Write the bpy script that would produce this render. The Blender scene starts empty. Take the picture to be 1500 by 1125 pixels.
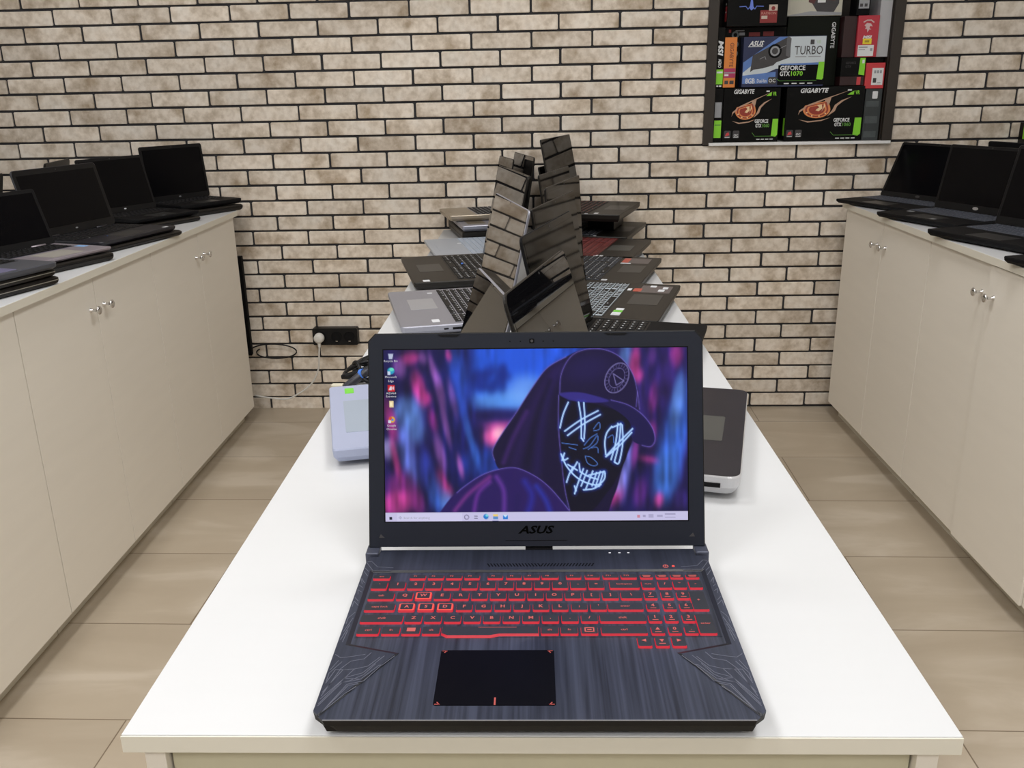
import bpy, bmesh, math, random
import numpy as np
from mathutils import Vector, Matrix

# ---------------------------------------------------------------- camera, light, exposure
SC = bpy.context.scene
COL = SC.collection
SC.view_settings.view_transform = 'Standard'
SC.view_settings.look = 'None'
SC.view_settings.exposure = 0.0
SC.view_settings.gamma = 1.0
SC.view_settings.use_curve_mapping = False

F_PX = 1307.97
PITCH, YAW, ROLL = 0.3187, 0.0286, -0.0172
CAM = Vector((0.002, -0.6133, 0.5104))
_cy, _sy, _cp, _sp, _cr, _sr = math.cos(YAW), math.sin(YAW), math.cos(PITCH), math.sin(PITCH), math.cos(ROLL), math.sin(ROLL)
_fwd = Vector((-_sy*_cp, _cy*_cp, -_sp)); _right = Vector((_cy, _sy, 0)); _up = _right.cross(_fwd)
_R = _cr*_right + _sr*_up; _U = -_sr*_right + _cr*_up
cam_data = bpy.data.cameras.new('camera'); cam = bpy.data.objects.new('camera', cam_data); COL.objects.link(cam)
cam_data.sensor_width = 36.0; cam_data.lens = F_PX/1500*36.0; cam_data.clip_start = 0.02
cam.matrix_world = Matrix(((_R.x, _U.x, -_fwd.x, CAM.x), (_R.y, _U.y, -_fwd.y, CAM.y), (_R.z, _U.z, -_fwd.z, CAM.z), (0, 0, 0, 1)))
SC.camera = cam

world = bpy.data.worlds.new('world'); SC.world = world; world.use_nodes = True
world.node_tree.nodes['Background'].inputs[0].default_value = (0.8, 0.86, 1.0, 1)
world.node_tree.nodes['Background'].inputs[1].default_value = 0.15

FLOOR_Z, CEIL_Z = -0.735, 2.02
PHI = math.atan(-0.015)            # the brick wall is very slightly askew to the table
LAMPS = [(-0.95, -1.8), (0.55, -1.8), (-0.95, -0.4), (0.55, -0.4), (-0.95, 1.05), (0.55, 1.05)]
LAMP_W = 12.8
for i, (lx, ly) in enumerate(LAMPS):
    ld = bpy.data.lights.new('ceiling_lamp_light', 'AREA'); ld.shape = 'SQUARE'; ld.size = 0.56
    ld.energy = LAMP_W; ld.color = (1.0, 0.992, 0.982)
    lo = bpy.data.objects.new('ceiling_lamp_light', ld); COL.objects.link(lo)
    lo.location = (lx, ly, CEIL_Z-0.03)

# ---------------------------------------------------------------- materials
MATS = {}
def mat(name, rgb, rough=0.5, metal=0.0, spec=0.5, emit=None, estr=1.0, noise=0.0, nscale=(30, 30, 30), bump=0.0, coat=0.0):
    if name in MATS: return MATS[name]
    m = bpy.data.materials.new(name); m.use_nodes = True
    nt = m.node_tree; b = nt.nodes['Principled BSDF']
    b.inputs['Base Color'].default_value = (*rgb, 1); b.inputs['Roughness'].default_value = rough
    b.inputs['Metallic'].default_value = metal; b.inputs['Specular IOR Level'].default_value = spec
    if coat: b.inputs['Coat Weight'].default_value = coat; b.inputs['Coat Roughness'].default_value = 0.05
    if emit:
        b.inputs['Emission Color'].default_value = (*emit, 1); b.inputs['Emission Strength'].default_value = estr
    if noise or bump:
        tc = nt.nodes.new('ShaderNodeTexCoord'); mp = nt.nodes.new('ShaderNodeMapping'); mp.inputs['Scale'].default_value = nscale
        nz = nt.nodes.new('ShaderNodeTexNoise'); nz.inputs['Scale'].default_value = 1.0; nz.inputs['Detail'].default_value = 4
        nt.links.new(tc.outputs['Object'], mp.inputs['Vector']); nt.links.new(mp.outputs['Vector'], nz.inputs['Vector'])
        if noise:
            mx = nt.nodes.new('ShaderNodeMix'); mx.data_type = 'RGBA'
            mx.inputs[6].default_value = (*[c*(1-noise) for c in rgb], 1); mx.inputs[7].default_value = (*[min(1, c*(1+noise)) for c in rgb], 1)
            nt.links.new(nz.outputs['Fac'], mx.inputs[0]); nt.links.new(mx.outputs[2], b.inputs['Base Color'])
        if bump:
            bp = nt.nodes.new('ShaderNodeBump'); bp.inputs['Strength'].default_value = bump; bp.inputs['Distance'].default_value = 0.002
            nt.links.new(nz.outputs['Fac'], bp.inputs['Height']); nt.links.new(bp.outputs['Normal'], b.inputs['Normal'])
    MATS[name] = m
    return m

def s2l(c):
    return tuple(((v/255+0.055)/1.055)**2.4 if v > 10 else v/255/12.92 for v in c)

WHITE_TOP = mat('white_laminate', (0.66, 0.67, 0.685), 0.35, noise=0.01, nscale=(8, 60, 8))
CREAM = mat('cream_laminate', (0.86, 0.815, 0.735), 0.45, noise=0.03, nscale=(4, 4, 30))
CREAM_EDGE = mat('cream_edging', (0.76, 0.73, 0.635), 0.45, noise=0.02)
CREAM_DARK = mat('cream_carcass', (0.50, 0.46, 0.36), 0.5, noise=0.03)
PLAIN = mat('plain_paint', (0.70, 0.69, 0.67), 0.8, noise=0.03, nscale=(2, 2, 2))
CEILM = mat('ceiling_paint', (0.84, 0.84, 0.84), 0.9, noise=0.02)
MORTAR = mat('dark_mortar', (0.032, 0.032, 0.036), 0.95, noise=0.25, nscale=(80, 80, 80), bump=0.3)
CHROME = mat('chrome', (0.75, 0.75, 0.76), 0.18, 1.0, noise=0.02)
BLACK = mat('black_plastic', (0.006, 0.006, 0.007), 0.42, spec=0.25, noise=0.2, nscale=(200, 200, 200))
BLACKM = mat('black_matte', (0.006, 0.006, 0.007), 0.6, spec=0.15, noise=0.2, nscale=(200, 200, 200))
KEYBLK = mat('key_black', (0.009, 0.009, 0.010), 0.5, spec=0.25, noise=0.15)
SILVER = mat('silver_case', (0.36, 0.365, 0.425), 0.38, 0.55, noise=0.03, nscale=(20, 300, 20))
SILVER2 = mat('pale_silver_case', (0.48, 0.52, 0.59), 0.4, 0.2, noise=0.03, nscale=(20, 300, 20))
BLUESIL = mat('pale_blue_case', (0.40, 0.44, 0.60), 0.42, 0.1, noise=0.02)
GOLDEN = mat('champagne_case', (0.42, 0.36, 0.28), 0.35, 0.5, noise=0.03, nscale=(20, 300, 20))
DKCASE = mat('dark_case', (0.016, 0.014, 0.012), 0.40, 0.1, spec=0.3, noise=0.12, nscale=(20, 300, 20))
DKRED = mat('dark_red_keyboard', (0.11, 0.014, 0.014), 0.45, noise=0.1)
REDKEY = mat('dark_red_key', (0.14, 0.02, 0.02), 0.45, noise=0.1)
GREYKEY = mat('slate_key', (0.06, 0.068, 0.088), 0.5, noise=0.1)
SILKEY = mat('pale_key', (0.42, 0.48, 0.58), 0.45, noise=0.05)
KEYEDGE = mat('pale_key_edge', (0.62, 0.70, 0.76), 0.5, noise=0.05)
LEGEND = mat('pale_legend', (0.55, 0.57, 0.60), 0.6, noise=0.05)
GLASS = mat('glossy_screen', (0.004, 0.004, 0.005), 0.015, spec=0.8, noise=0.1)
GLASS_HI = mat('mirror_glossy_screen', (0.005, 0.005, 0.006), 0.01, spec=1.0, coat=0.6, noise=0.1)
GLASS_HI.node_tree.nodes['Principled BSDF'].inputs['IOR'].default_value = 1.9
SATIN = mat('satin_screen', (0.004, 0.004, 0.0035), 0.06, spec=0.07, noise=0.1)
MATTE_SCR = mat('dim_screen', (0.002, 0.002, 0.003), 0.20, spec=0.10, noise=0.1)
STK_W = mat('white_sticker', (0.78, 0.80, 0.84), 0.4, noise=0.03)
STK_G = mat('green_sticker', (0.18, 0.62, 0.06), 0.4, noise=0.05)
STK_B = mat('blue_sticker', (0.08, 0.22, 0.75), 0.4, noise=0.05)
STK_LB = mat('light_blue_sticker', (0.25, 0.48, 0.85), 0.4, noise=0.05)
STK_R = mat('red_sticker', (0.50, 0.09, 0.06), 0.4, noise=0.08)
STK_GR = mat('grey_sticker', (0.12, 0.10, 0.10), 0.4, noise=0.08)
STK_Y = mat('yellow_sticker', (0.80, 0.62, 0.03), 0.4, noise=0.04)
TPADL = mat('grey_touchpad', (0.07, 0.07, 0.065), 0.4, noise=0.05)
TPADD = mat('dark_touchpad', (0.030, 0.030, 0.030), 0.35, noise=0.05)
TPADB = mat('pale_blue_touchpad', (0.33, 0.385, 0.47), 0.35, noise=0.02)
TPADS = mat('silver_touchpad', (0.44, 0.45, 0.49), 0.3, 0.4, noise=0.02)

# ---------------------------------------------------------------- mesh builder
class MB:
    def __init__(self): self.v = []; self.f = []; self.m = []
    def add(self, vs, fs, m=0, M=None):
        o = len(self.v)
        if M is not None: vs = [tuple(M @ Vector(p)) for p in vs]
        self.v += [tuple(p) for p in vs]
        for k, f in enumerate(fs):
            self.f.append([i+o for i in f]); self.m.append(m[k] if isinstance(m, (list, tuple)) else m)
        return self
    def box(self, x0, x1, y0, y1, z0, z1, m=0, M=None):
        vs = [(x0,y0,z0),(x1,y0,z0),(x1,y1,z0),(x0,y1,z0),(x0,y0,z1),(x1,y0,z1),(x1,y1,z1),(x0,y1,z1)]
        return self.add(vs, [(3,2,1,0),(4,5,6,7),(0,1,5,4),(1,2,6,5),(2,3,7,6),(3,0,4,7)], m, M)
    def loft(self, rings, m=0, M=None, cap=True, mtop=None):
        n = len(rings[0]); vs = [p for r in rings for p in r]; fs = []; ms = []
        for k in range(len(rings)-1):
            for i in range(n):
                j = (i+1) % n; fs.append((k*n+i, k*n+j, (k+1)*n+j, (k+1)*n+i)); ms.append(m)
        if cap:
            fs.append(tuple(reversed(range(n)))); ms.append(m)
            fs.append(tuple((len(rings)-1)*n+i for i in range(n))); ms.append(m if mtop is None else mtop)
        return self.add(vs, fs, ms, M)
    def prism(self, poly, z0, z1, m=0, M=None, mtop=None):
        a = sum(poly[i][0]*poly[(i+1) % len(poly)][1]-poly[(i+1) % len(poly)][0]*poly[i][1] for i in range(len(poly)))
        if a < 0: poly = poly[::-1]
        return self.loft([[(x, y, z0) for x, y in poly], [(x, y, z1) for x, y in poly]], m, M, True, mtop)
    def tube(self, path, r, n=8, m=0, M=None, closed=False):
        P = [Vector(p) for p in path]; rings = []
        up = Vector((0, 0, 1))
        for i, p in enumerate(P):
            t = (P[min(i+1, len(P)-1)]-P[max(i-1, 0)]).normalized()
            a = t.cross(up)
            if a.length < 1e-3: a = t.cross(Vector((1, 0, 0)))
            a.normalize(); b = a.cross(t)
            rr = r[i] if isinstance(r, (list, tuple)) else r
            rings.append([tuple(p+rr*(math.cos(2*math.pi*k/n)*a+math.sin(2*math.pi*k/n)*b)) for k in range(n)])
        return self.loft(rings, m, M)
    def lathe(self, prof, n=20, m=0, M=None):
        rings = [[(r*math.cos(2*math.pi*k/n), r*math.sin(2*math.pi*k/n), z) for k in range(n)] for r, z in prof]
        return self.loft(rings, m, M)
    def disc(self, cx, cy, r, z0, z1, m=0, n=20, M=None, rx=None):
        return self.prism([(cx+(rx or r)*math.cos(2*math.pi*k/n), cy+r*math.sin(2*math.pi*k/n)) for k in range(n)], z0, z1, m, M)
    def line(self, pts, w, z0, z1, m=0, M=None):
        for (ax, ay), (bx, by) in zip(pts[:-1], pts[1:]):
            dx, dy = bx-ax, by-ay; l = math.hypot(dx, dy) or 1; nx, ny = -dy/l*w/2, dx/l*w/2; ex, ey = dx/l*w/3, dy/l*w/3
            self.prism([(ax+nx-ex, ay+ny-ey), (ax-nx-ex, ay-ny-ey), (bx-nx+ex, by-ny+ey), (bx+nx+ex, by+ny+ey)], z0, z1, m, M)
        return self
    def text(self, s, x, y, z, size, m=0, M=None, align='c', bold=0.0, shear=0.0, width=None, rot=0.0):
        vs, fs, (bx0, bx1, by0, by1) = text_geo(s, bold, shear)
        k = size/0.72; kx = k
        w = (bx1-bx0)*k
        if width: kx = width/(bx1-bx0); w = width
        ox = {'c': -w/2, 'l': 0, 'r': -w}[align]; c_, s_ = math.cos(rot), math.sin(rot)
        out = []
        for a, b in vs:
            px, py = (a-bx0)*kx+ox, (b)*k-size/2
            out.append((x+px*c_-py*s_, y+px*s_+py*c_, z))
        return self.add(out, fs, m, M)
    def build(self, name, mats, parent=None, loc=None, rot=None, bevel=0.0, smooth=False, seg=2):
        me = bpy.data.meshes.new(name)
        me.from_pydata(self.v, [], self.f)
        for mm in (mats if isinstance(mats, (list, tuple)) else [mats]): me.materials.append(mm)
        me.polygons.foreach_set('material_index', self.m)
        if smooth: me.polygons.foreach_set('use_smooth', [True]*len(me.polygons))
        me.update()
        o = bpy.data.objects.new(name, me); COL.objects.link(o)
        if parent is not None: o.parent = parent
        if loc is not None: o.location = loc
        if rot is not None: o.rotation_euler = rot
        if bevel:
            bv = o.modifiers.new('bevel', 'BEVEL'); bv.width = bevel; bv.segments = seg; bv.limit_method = 'ANGLE'; bv.angle_limit = math.radians(40)
        return o

_TXT = {}
def text_geo(s, bold=0.0, shear=0.0):
    key = (s, bold, shear)
    if key in _TXT: return _TXT[key]
    cu = bpy.data.curves.new('tmp_text', 'FONT'); cu.body = s; cu.resolution_u = 2; cu.offset = bold; cu.shear = shear
    ob = bpy.data.objects.new('tmp_text', cu)
    me = bpy.data.meshes.new_from_object(ob)
    vs = [(v.co.x, v.co.y) for v in me.vertices]; fs = [tuple(p.vertices) for p in me.polygons]
    bpy.data.meshes.remove(me)
    bpy.data.objects.remove(ob); bpy.data.curves.remove(cu)
    if not vs: vs = [(0, 0), (0.01, 0), (0, 0.01)]; fs = [(0, 1, 2)]
    xs = [v[0] for v in vs]; ys = [v[1] for v in vs]
    _TXT[key] = (vs, fs, (min(xs), max(xs), min(ys), max(ys)))
    return _TXT[key]

def rrect(x0, x1, y0, y1, r, n=5):
    out = []
    for cx, cy, a0 in ((x1-r, y0+r, -90), (x1-r, y1-r, 0), (x0+r, y1-r, 90), (x0+r, y0+r, 180)):
        for k in range(n+1):
            a = math.radians(a0+90*k/n); out.append((cx+r*math.cos(a), cy+r*math.sin(a)))
    return out
def ring(poly, z): return [(x, y, z) for x, y in poly]

def tag(o, label, cat=None, group=None, kind=None):
    if label: o['label'] = label
    if cat: o['category'] = cat
    if group: o['group'] = group
    if kind: o['kind'] = kind
    return o
def thing(name, label, cat, loc=(0, 0, 0), rotz=0.0, group=None):
    o = bpy.data.objects.new(name, None); COL.objects.link(o); o.empty_display_size = 0.05
    o.location = loc; o.rotation_euler = (0, 0, rotz)
    return tag(o, label, cat, group)
def struct(o): o['kind'] = 'structure'; return o
random.seed(7)

# ---------------------------------------------------------------- room shell
def brick_material():
    m = bpy.data.materials.new('brick_tile'); m.use_nodes = True; nt = m.node_tree; b = nt.nodes['Principled BSDF']
    tc = nt.nodes.new('ShaderNodeTexCoord'); at = nt.nodes.new('ShaderNodeAttribute'); at.attribute_name = 'brick_id'
    off = nt.nodes.new('ShaderNodeVectorMath'); off.operation = 'MULTIPLY_ADD'; off.inputs[1].default_value = (9, 5, 7)
    nt.links.new(at.outputs['Color'], off.inputs[0]); nt.links.new(tc.outputs['Object'], off.inputs[2])
    n1 = nt.nodes.new('ShaderNodeTexNoise'); n1.inputs['Scale'].default_value = 9; n1.inputs['Detail'].default_value = 5; n1.inputs['Roughness'].default_value = 0.6
    n2 = nt.nodes.new('ShaderNodeTexNoise'); n2.inputs['Scale'].default_value = 45; n2.inputs['Detail'].default_value = 5
    n3 = nt.nodes.new('ShaderNodeTexNoise'); n3.inputs['Scale'].default_value = 260; n3.inputs['Detail'].default_value = 2
    for n in (n1, n2, n3): nt.links.new(off.outputs[0], n.inputs['Vector'])
    r1 = nt.nodes.new('ShaderNodeValToRGB'); e = r1.color_ramp.elements
    e[0].position = 0.31; e[0].color = (0.50, 0.395, 0.285, 1); e[1].position = 0.52; e[1].color = (0.89, 0.795, 0.685, 1)
    x = r1.color_ramp.elements.new(0.75); x.color = (0.93, 0.87, 0.79, 1)
    nt.links.new(n1.outputs['Fac'], r1.inputs['Fac'])
    r2 = nt.nodes.new('ShaderNodeValToRGB'); e = r2.color_ramp.elements
    e[0].position = 0.30; e[0].color = (0.72, 0.68, 0.63, 1); e[1].position = 0.60; e[1].color = (1, 1, 1, 1)
    nt.links.new(n2.outputs['Fac'], r2.inputs['Fac'])
    mx = nt.nodes.new('ShaderNodeMix'); mx.data_type = 'RGBA'; mx.blend_type = 'MULTIPLY'; mx.inputs[0].default_value = 0.75
    nt.links.new(r1.outputs[0], mx.inputs[6]); nt.links.new(r2.outputs[0], mx.inputs[7])
    sx = nt.nodes.new('ShaderNodeSeparateColor'); nt.links.new(at.outputs['Color'], sx.inputs[0])
    mr = nt.nodes.new('ShaderNodeMapRange'); mr.inputs['To Min'].default_value = 0.82; mr.inputs['To Max'].default_value = 1.0
    nt.links.new(sx.outputs[2], mr.inputs['Value'])
    hs = nt.nodes.new('ShaderNodeHueSaturation'); hs.inputs['Saturation'].default_value = 0.98
    nt.links.new(mr.outputs[0], hs.inputs['Value']); nt.links.new(mx.outputs[2], hs.inputs['Color'])
    nt.links.new(hs.outputs[0], b.inputs['Base Color'])
    b.inputs['Roughness'].default_value = 0.8; b.inputs['Specular IOR Level'].default_value = 0.25
    bp = nt.nodes.new('ShaderNodeBump'); bp.inputs['Strength'].default_value = 0.25; bp.inputs['Distance'].default_value = 0.002
    nt.links.new(n3.outputs['Fac'], bp.inputs['Height']); nt.links.new(bp.outputs['Normal'], b.inputs['Normal'])
    return m

NX0, NX1, NZ0, NZ1 = 0.97-0.343, 0.97+0.345, 0.298, 1.06      # the hole for the niche, in wall coordinates
WX0, WX1 = -2.2, 2.0
def build_brick_wall():
    b = MB(); ids = []
    # mortar bed, 30 mm back from nothing: a slab around the niche hole
    for x0, x1, z0, z1 in ((WX0, NX0, FLOOR_Z, CEIL_Z), (NX1, WX1, FLOOR_Z, CEIL_Z), (NX0, NX1, FLOOR_Z, NZ0), (NX0, NX1, NZ1, CEIL_Z)):
        b.box(x0, x1, 0.0065, 0.26, z0, z1, 1)
    ids += [(0, 0, 0, 1)]*len(b.f)
    zl = [FLOOR_Z+0.0571*n for n in range(15)]
    while zl[-1] < CEIL_Z: zl.append(zl[-1]+0.0587)
    rnd = random.Random(3)
    P = 0.2190; g = 0.0041
    for r in range(len(zl)-1):
        z0, z1 = zl[r]+g, min(zl[r+1], CEIL_Z)-g
        if z1-z0 < 0.01: continue
        off = (-0.0045 if r % 2 == 0 else 0.0975)+rnd.uniform(-.004, .004)
        k0 = int((WX0-off)/P)-1
        for k in range(k0, k0+24):
            x0, x1 = off+k*P+g+rnd.uniform(-.001, .001), off+(k+1)*P-g+rnd.uniform(-.001, .001)
            pieces = [(max(x0, WX0), min(x1, WX1))]
            if z1 > NZ0 and z0 < NZ1:
                if z0 < NZ0 < z1-0.004 and pieces: pass
                pieces = [(max(x0, WX0), min(x1, NX0)), (max(x0, NX1), min(x1, WX1))]
            for a, c in pieces:
                if c-a < 0.006: continue
                t = 0.0063*(0.5*(a+c)-0.15); j = lambda: rnd.uniform(-.0006, .0006)
                za, zb = z0+t, z1+t; e = 0.0022; yf = rnd.uniform(-.0012, .0012)
                cen = (0.5*(a+c), 0.5*(za+zb))
                ro = rrect(a, c, za, zb, 0.004, 2); ri = rrect(a+e, c-e, za+e, zb-e, 0.003, 2)
                dz = [j() for _ in ro]
                rings = [[(x, 0.0065, z+d) for (x, z), d in zip(ro, dz)], [(x, yf+0.0012, z+d) for (x, z), d in zip(ro, dz)], [(x, yf, z) for x, z in ri]]
                nf = len(b.f); b.loft(rings, 0)
                col = (rnd.random(), rnd.random(), rnd.random(), 1)
                ids += [col]*(len(b.f)-nf)
    o = b.build('wall_back', [brick_material(), MORTAR], loc=(0, 2.8485, 0), rot=(0, 0, PHI))
    at = o.data.color_attributes.new('brick_id', 'FLOAT_COLOR', 'CORNER')
    arr = np.zeros((len(o.data.loops), 4), np.float32); i = 0
    for p, c in zip(o.data.polygons, ids):
        arr[p.loop_start:p.loop_start+p.loop_total] = c
    at.data.foreach_set('color', arr.ravel())
    return struct(o)
build_brick_wall()

def floor_material():
    m = bpy.data.materials.new('floor_tile'); m.use_nodes = True; nt = m.node_tree; b = nt.nodes['Principled BSDF']
    tc = nt.nodes.new('ShaderNodeTexCoord'); mp = nt.nodes.new('ShaderNodeMapping')
    mp.inputs['Rotation'].default_value = (0, 0, 0.016); mp.inputs['Location'].default_value = (0.880+0.8535*8, -0.9145+0.3535*40, 0)
    nt.links.new(tc.outputs['Object'], mp.inputs['Vector'])
    br = nt.nodes.new('ShaderNodeTexBrick'); br.offset = 0.5; br.offset_frequency = 2; br.squash = 1.0
    br.inputs['Scale'].default_value = 1.0; br.inputs['Brick Width'].default_value = 0.8535; br.inputs['Row Height'].default_value = 0.3535
    br.inputs['Mortar Size'].default_value = 0.0016; br.inputs['Mortar Smooth'].default_value = 0.1
    br.inputs['Color1'].default_value = (1, 1, 1, 1); br.inputs['Color2'].default_value = (0.90, 0.90, 0.90, 1); br.inputs['Mortar'].default_value = (0.42, 0.38, 0.34, 1)
    nt.links.new(mp.outputs[0], br.inputs['Vector'])
    m2 = nt.nodes.new('ShaderNodeMapping'); m2.inputs['Scale'].default_value = (1.6, 5, 1); m2.inputs['Rotation'].default_value = (0, 0, 0.12)
    nt.links.new(tc.outputs['Object'], m2.inputs['Vector'])
    nz = nt.nodes.new('ShaderNodeTexNoise'); nz.inputs['Scale'].default_value = 1.6; nz.inputs['Detail'].default_value = 6; nz.inputs['Distortion'].default_value = 0.5
    nt.links.new(m2.outputs[0], nz.inputs['Vector'])
    rp = nt.nodes.new('ShaderNodeValToRGB'); e = rp.color_ramp.elements
    e[0].position = 0.30; e[0].color = (0.45, 0.375, 0.285, 1); e[1].position = 0.66; e[1].color = (0.57, 0.495, 0.40, 1)
    x = rp.color_ramp.elements.new(0.52); x.color = (0.49, 0.415, 0.32, 1)
    nt.links.new(nz.outputs['Fac'], rp.inputs['Fac'])
    mx = nt.nodes.new('ShaderNodeMix'); mx.data_type = 'RGBA'; mx.blend_type = 'MULTIPLY'; mx.inputs[0].default_value = 1.0
    nt.links.new(rp.outputs[0], mx.inputs[6]); nt.links.new(br.outputs['Color'], mx.inputs[7])
    nt.links.new(mx.outputs[2], b.inputs['Base Color'])
    b.inputs['Roughness'].default_value = 0.32; b.inputs['Specular IOR Level'].default_value = 0.4
    bp = nt.nodes.new('ShaderNodeBump'); bp.inputs['Strength'].default_value = 0.3; bp.inputs['Distance'].default_value = 0.002; bp.invert = True
    nt.links.new(br.outputs['Fac'], bp.inputs['Height']); nt.links.new(bp.outputs['Normal'], b.inputs['Normal'])
    return m
struct(MB().box(WX0-.1, WX1+.1, -3.4, 3.2, FLOOR_Z-0.1, FLOOR_Z).build('floor', floor_material()))
struct(MB().box(WX0-.1, WX1+.1, -3.4, 3.2, CEIL_Z, CEIL_Z+0.1).build('ceiling', CEILM))
struct(MB().box(WX0-.1, WX0+.06, -3.4, 3.2, FLOOR_Z, CEIL_Z).build('wall_left', PLAIN))
struct(MB().box(WX1-.06, WX1+.1, -3.4, 3.2, FLOOR_Z, CEIL_Z).build('wall_right', PLAIN))
struct(MB().box(WX0, WX1, -3.4, -3.3, FLOOR_Z, CEIL_Z).build('wall_front', PLAIN))
LAMPM = mat('lamp_diffuser', (0.9, 0.9, 0.9), 0.5, emit=(1, 0.98, 0.95), estr=3.0, noise=0.01)
for i, (lx, ly) in enumerate(LAMPS):
    side = 'left' if lx < 0 else 'right'; row = ('behind the camera', 'above the near end of the table', 'above the far end of the table')[i//2]
    t = thing('ceiling_light', 'square recessed ceiling light panel %s, on the %s side' % (row, side), 'ceiling light', (lx, ly, CEIL_Z), group='ceiling light panels')
    b = MB()
    for a in range(4): b.box(-.3, .3, .28, .3, -0.02, 0, 0, Matrix.Rotation(a*math.pi/2, 4, 'Z'))
    b.build('frame', mat('lamp_frame', (0.8, 0.8, 0.8), 0.5, noise=0.02), t)
    MB().box(-.279, .279, -.279, .279, -0.012, -0.001).build('diffuser', LAMPM, t)

# ---------------------------------------------------------------- display table
def build_table():
    t = thing('display_table', 'long white display table down the middle of the shop with cream side panels', 'table', (0, 0, FLOOR_Z))
    H = -FLOOR_Z
    MB().box(-.35, .35, 0, 2.835, H-.0175, H).build('tabletop', WHITE_TOP, t, bevel=0.0008)
    MB().box(-.3502, .3502, -.0012, 0.0, H-.0172, H-.0012).build('edge_band', CREAM_EDGE, t)
    for x0 in (-.336, .318):
        MB().box(x0, x0+.018, .006, 2.82, 0, H-.0178).build('side_panel', CREAM, t, bevel=0.0006)
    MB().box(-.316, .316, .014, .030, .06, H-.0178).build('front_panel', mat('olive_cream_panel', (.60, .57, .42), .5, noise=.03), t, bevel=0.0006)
    MB().box(-.316, .316, 2.79, 2.806, .06, H-.0178).build('back_panel', CREAM, t)
    MB().box(-.316, .316, .03, 2.79, .06, .076).build('bottom_shelf', CREAM, t)
    MB().box(-.316, .316, .05, .066, 0, .058).build('plinth', CREAM_DARK, t)
build_table()

# ---------------------------------------------------------------- wall cabinets
CT_Z = 0.097       # top of the side counters (the table top is z = 0)
def cabinet(side, y0, y1, label, dx=(0, 0)):
    s = -1 if side == 'L' else 1
    xf = -1.124 if side == 'L' else 1.149
    H = CT_Z-.020-FLOOR_Z
    t = thing('storage_cabinet', label, 'cabinet', (xf, (y0+y1)/2, FLOOR_Z), group='cream two-door cabinets along the '+('left' if s < 0 else 'right')+' wall')
    w = (y1-y0)/2
    def X(a, b): return (min(s*a, s*b), max(s*a, s*b))
    bx = MB(); x0, x1 = X(.019, .56); bx.box(x0, x1, -w+.0005, w-.0005, .062, H); bx.build('carcass', CREAM_DARK, t)
    x0, x1 = X(.045, .065); MB().box(x0, x1, -w+.001, w-.001, 0, .0615).build('plinth', CREAM_EDGE, t)
    for k, (a, b_) in enumerate(((-w+.0012, -.0012), (.0012, w-.0012))):
        d = MB(); x0, x1 = X(-dx[k], .018-dx[k]); d.box(x0, x1, a, b_, .060, H-.003)
        door = d.build('door', CREAM, t, bevel=0.0008)
        kn = MB(); Mx = Matrix.Translation((-s*dx[k], (-.036 if k == 0 else .036), H-.080)) @ Matrix.Rotation(-s*math.pi/2, 4, 'Y')
        kn.lathe([(.0062, 0), (.0062, .0015), (.0038, .003), (.0036, .019), (.0085, .0205), (.0112, .0225), (.0112, .0245), (.009, .0262), (.002, .027)], 18, 0, Mx)
        kn.build('knob', CHROME, door, smooth=True)
    return t
cabinet('L', 1.963, 2.72, 'cream two-door cabinet on the left, the one ending beside the brick wall')
cabinet('L', 1.238, 1.9622, 'second cream two-door cabinet from the brick wall on the left side')
cabinet('L', 0.50, 1.2372, 'cream cabinet on the left nearest the viewer, cut by the photo edge')
cabinet('R', 1.998, 2.73, 'cream two-door cabinet on the right, the one ending beside the brick wall')
cabinet('R', 1.262, 1.9972, 'cream two-door cabinet on the right whose one door stands slightly proud', dx=(.006, 0))
cabinet('R', 0.54, 1.2612, 'cream cabinet on the right nearest the viewer, cut by the photo edge')
def counter(side):
    s = -1 if side == 'L' else 1
    xf, ye = (-1.112, 2.735) if side == 'L' else (1.137, 2.745)
    xs = sorted((xf, xf+s*(.86 if side == 'L' else .76))); xe = sorted((xf, xf-s*.001))
    t = thing('countertop', 'long white countertop on the %s cabinets carrying dark laptops' % ('left' if s < 0 else 'right'), 'countertop', (xf, 1.6, CT_Z-.0198))
    MB().box(xs[0]-xf, xs[1]-xf, .45-1.6, ye-1.6, 0, .0198).build('worktop', WHITE_TOP, t, bevel=0.0008)
    MB().box(xe[0]-xf, xe[1]-xf, .45-1.6, ye-1.6, 0.0004, .0190).build('edge_band', CREAM_EDGE, t)
counter('L'); counter('R')

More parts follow.
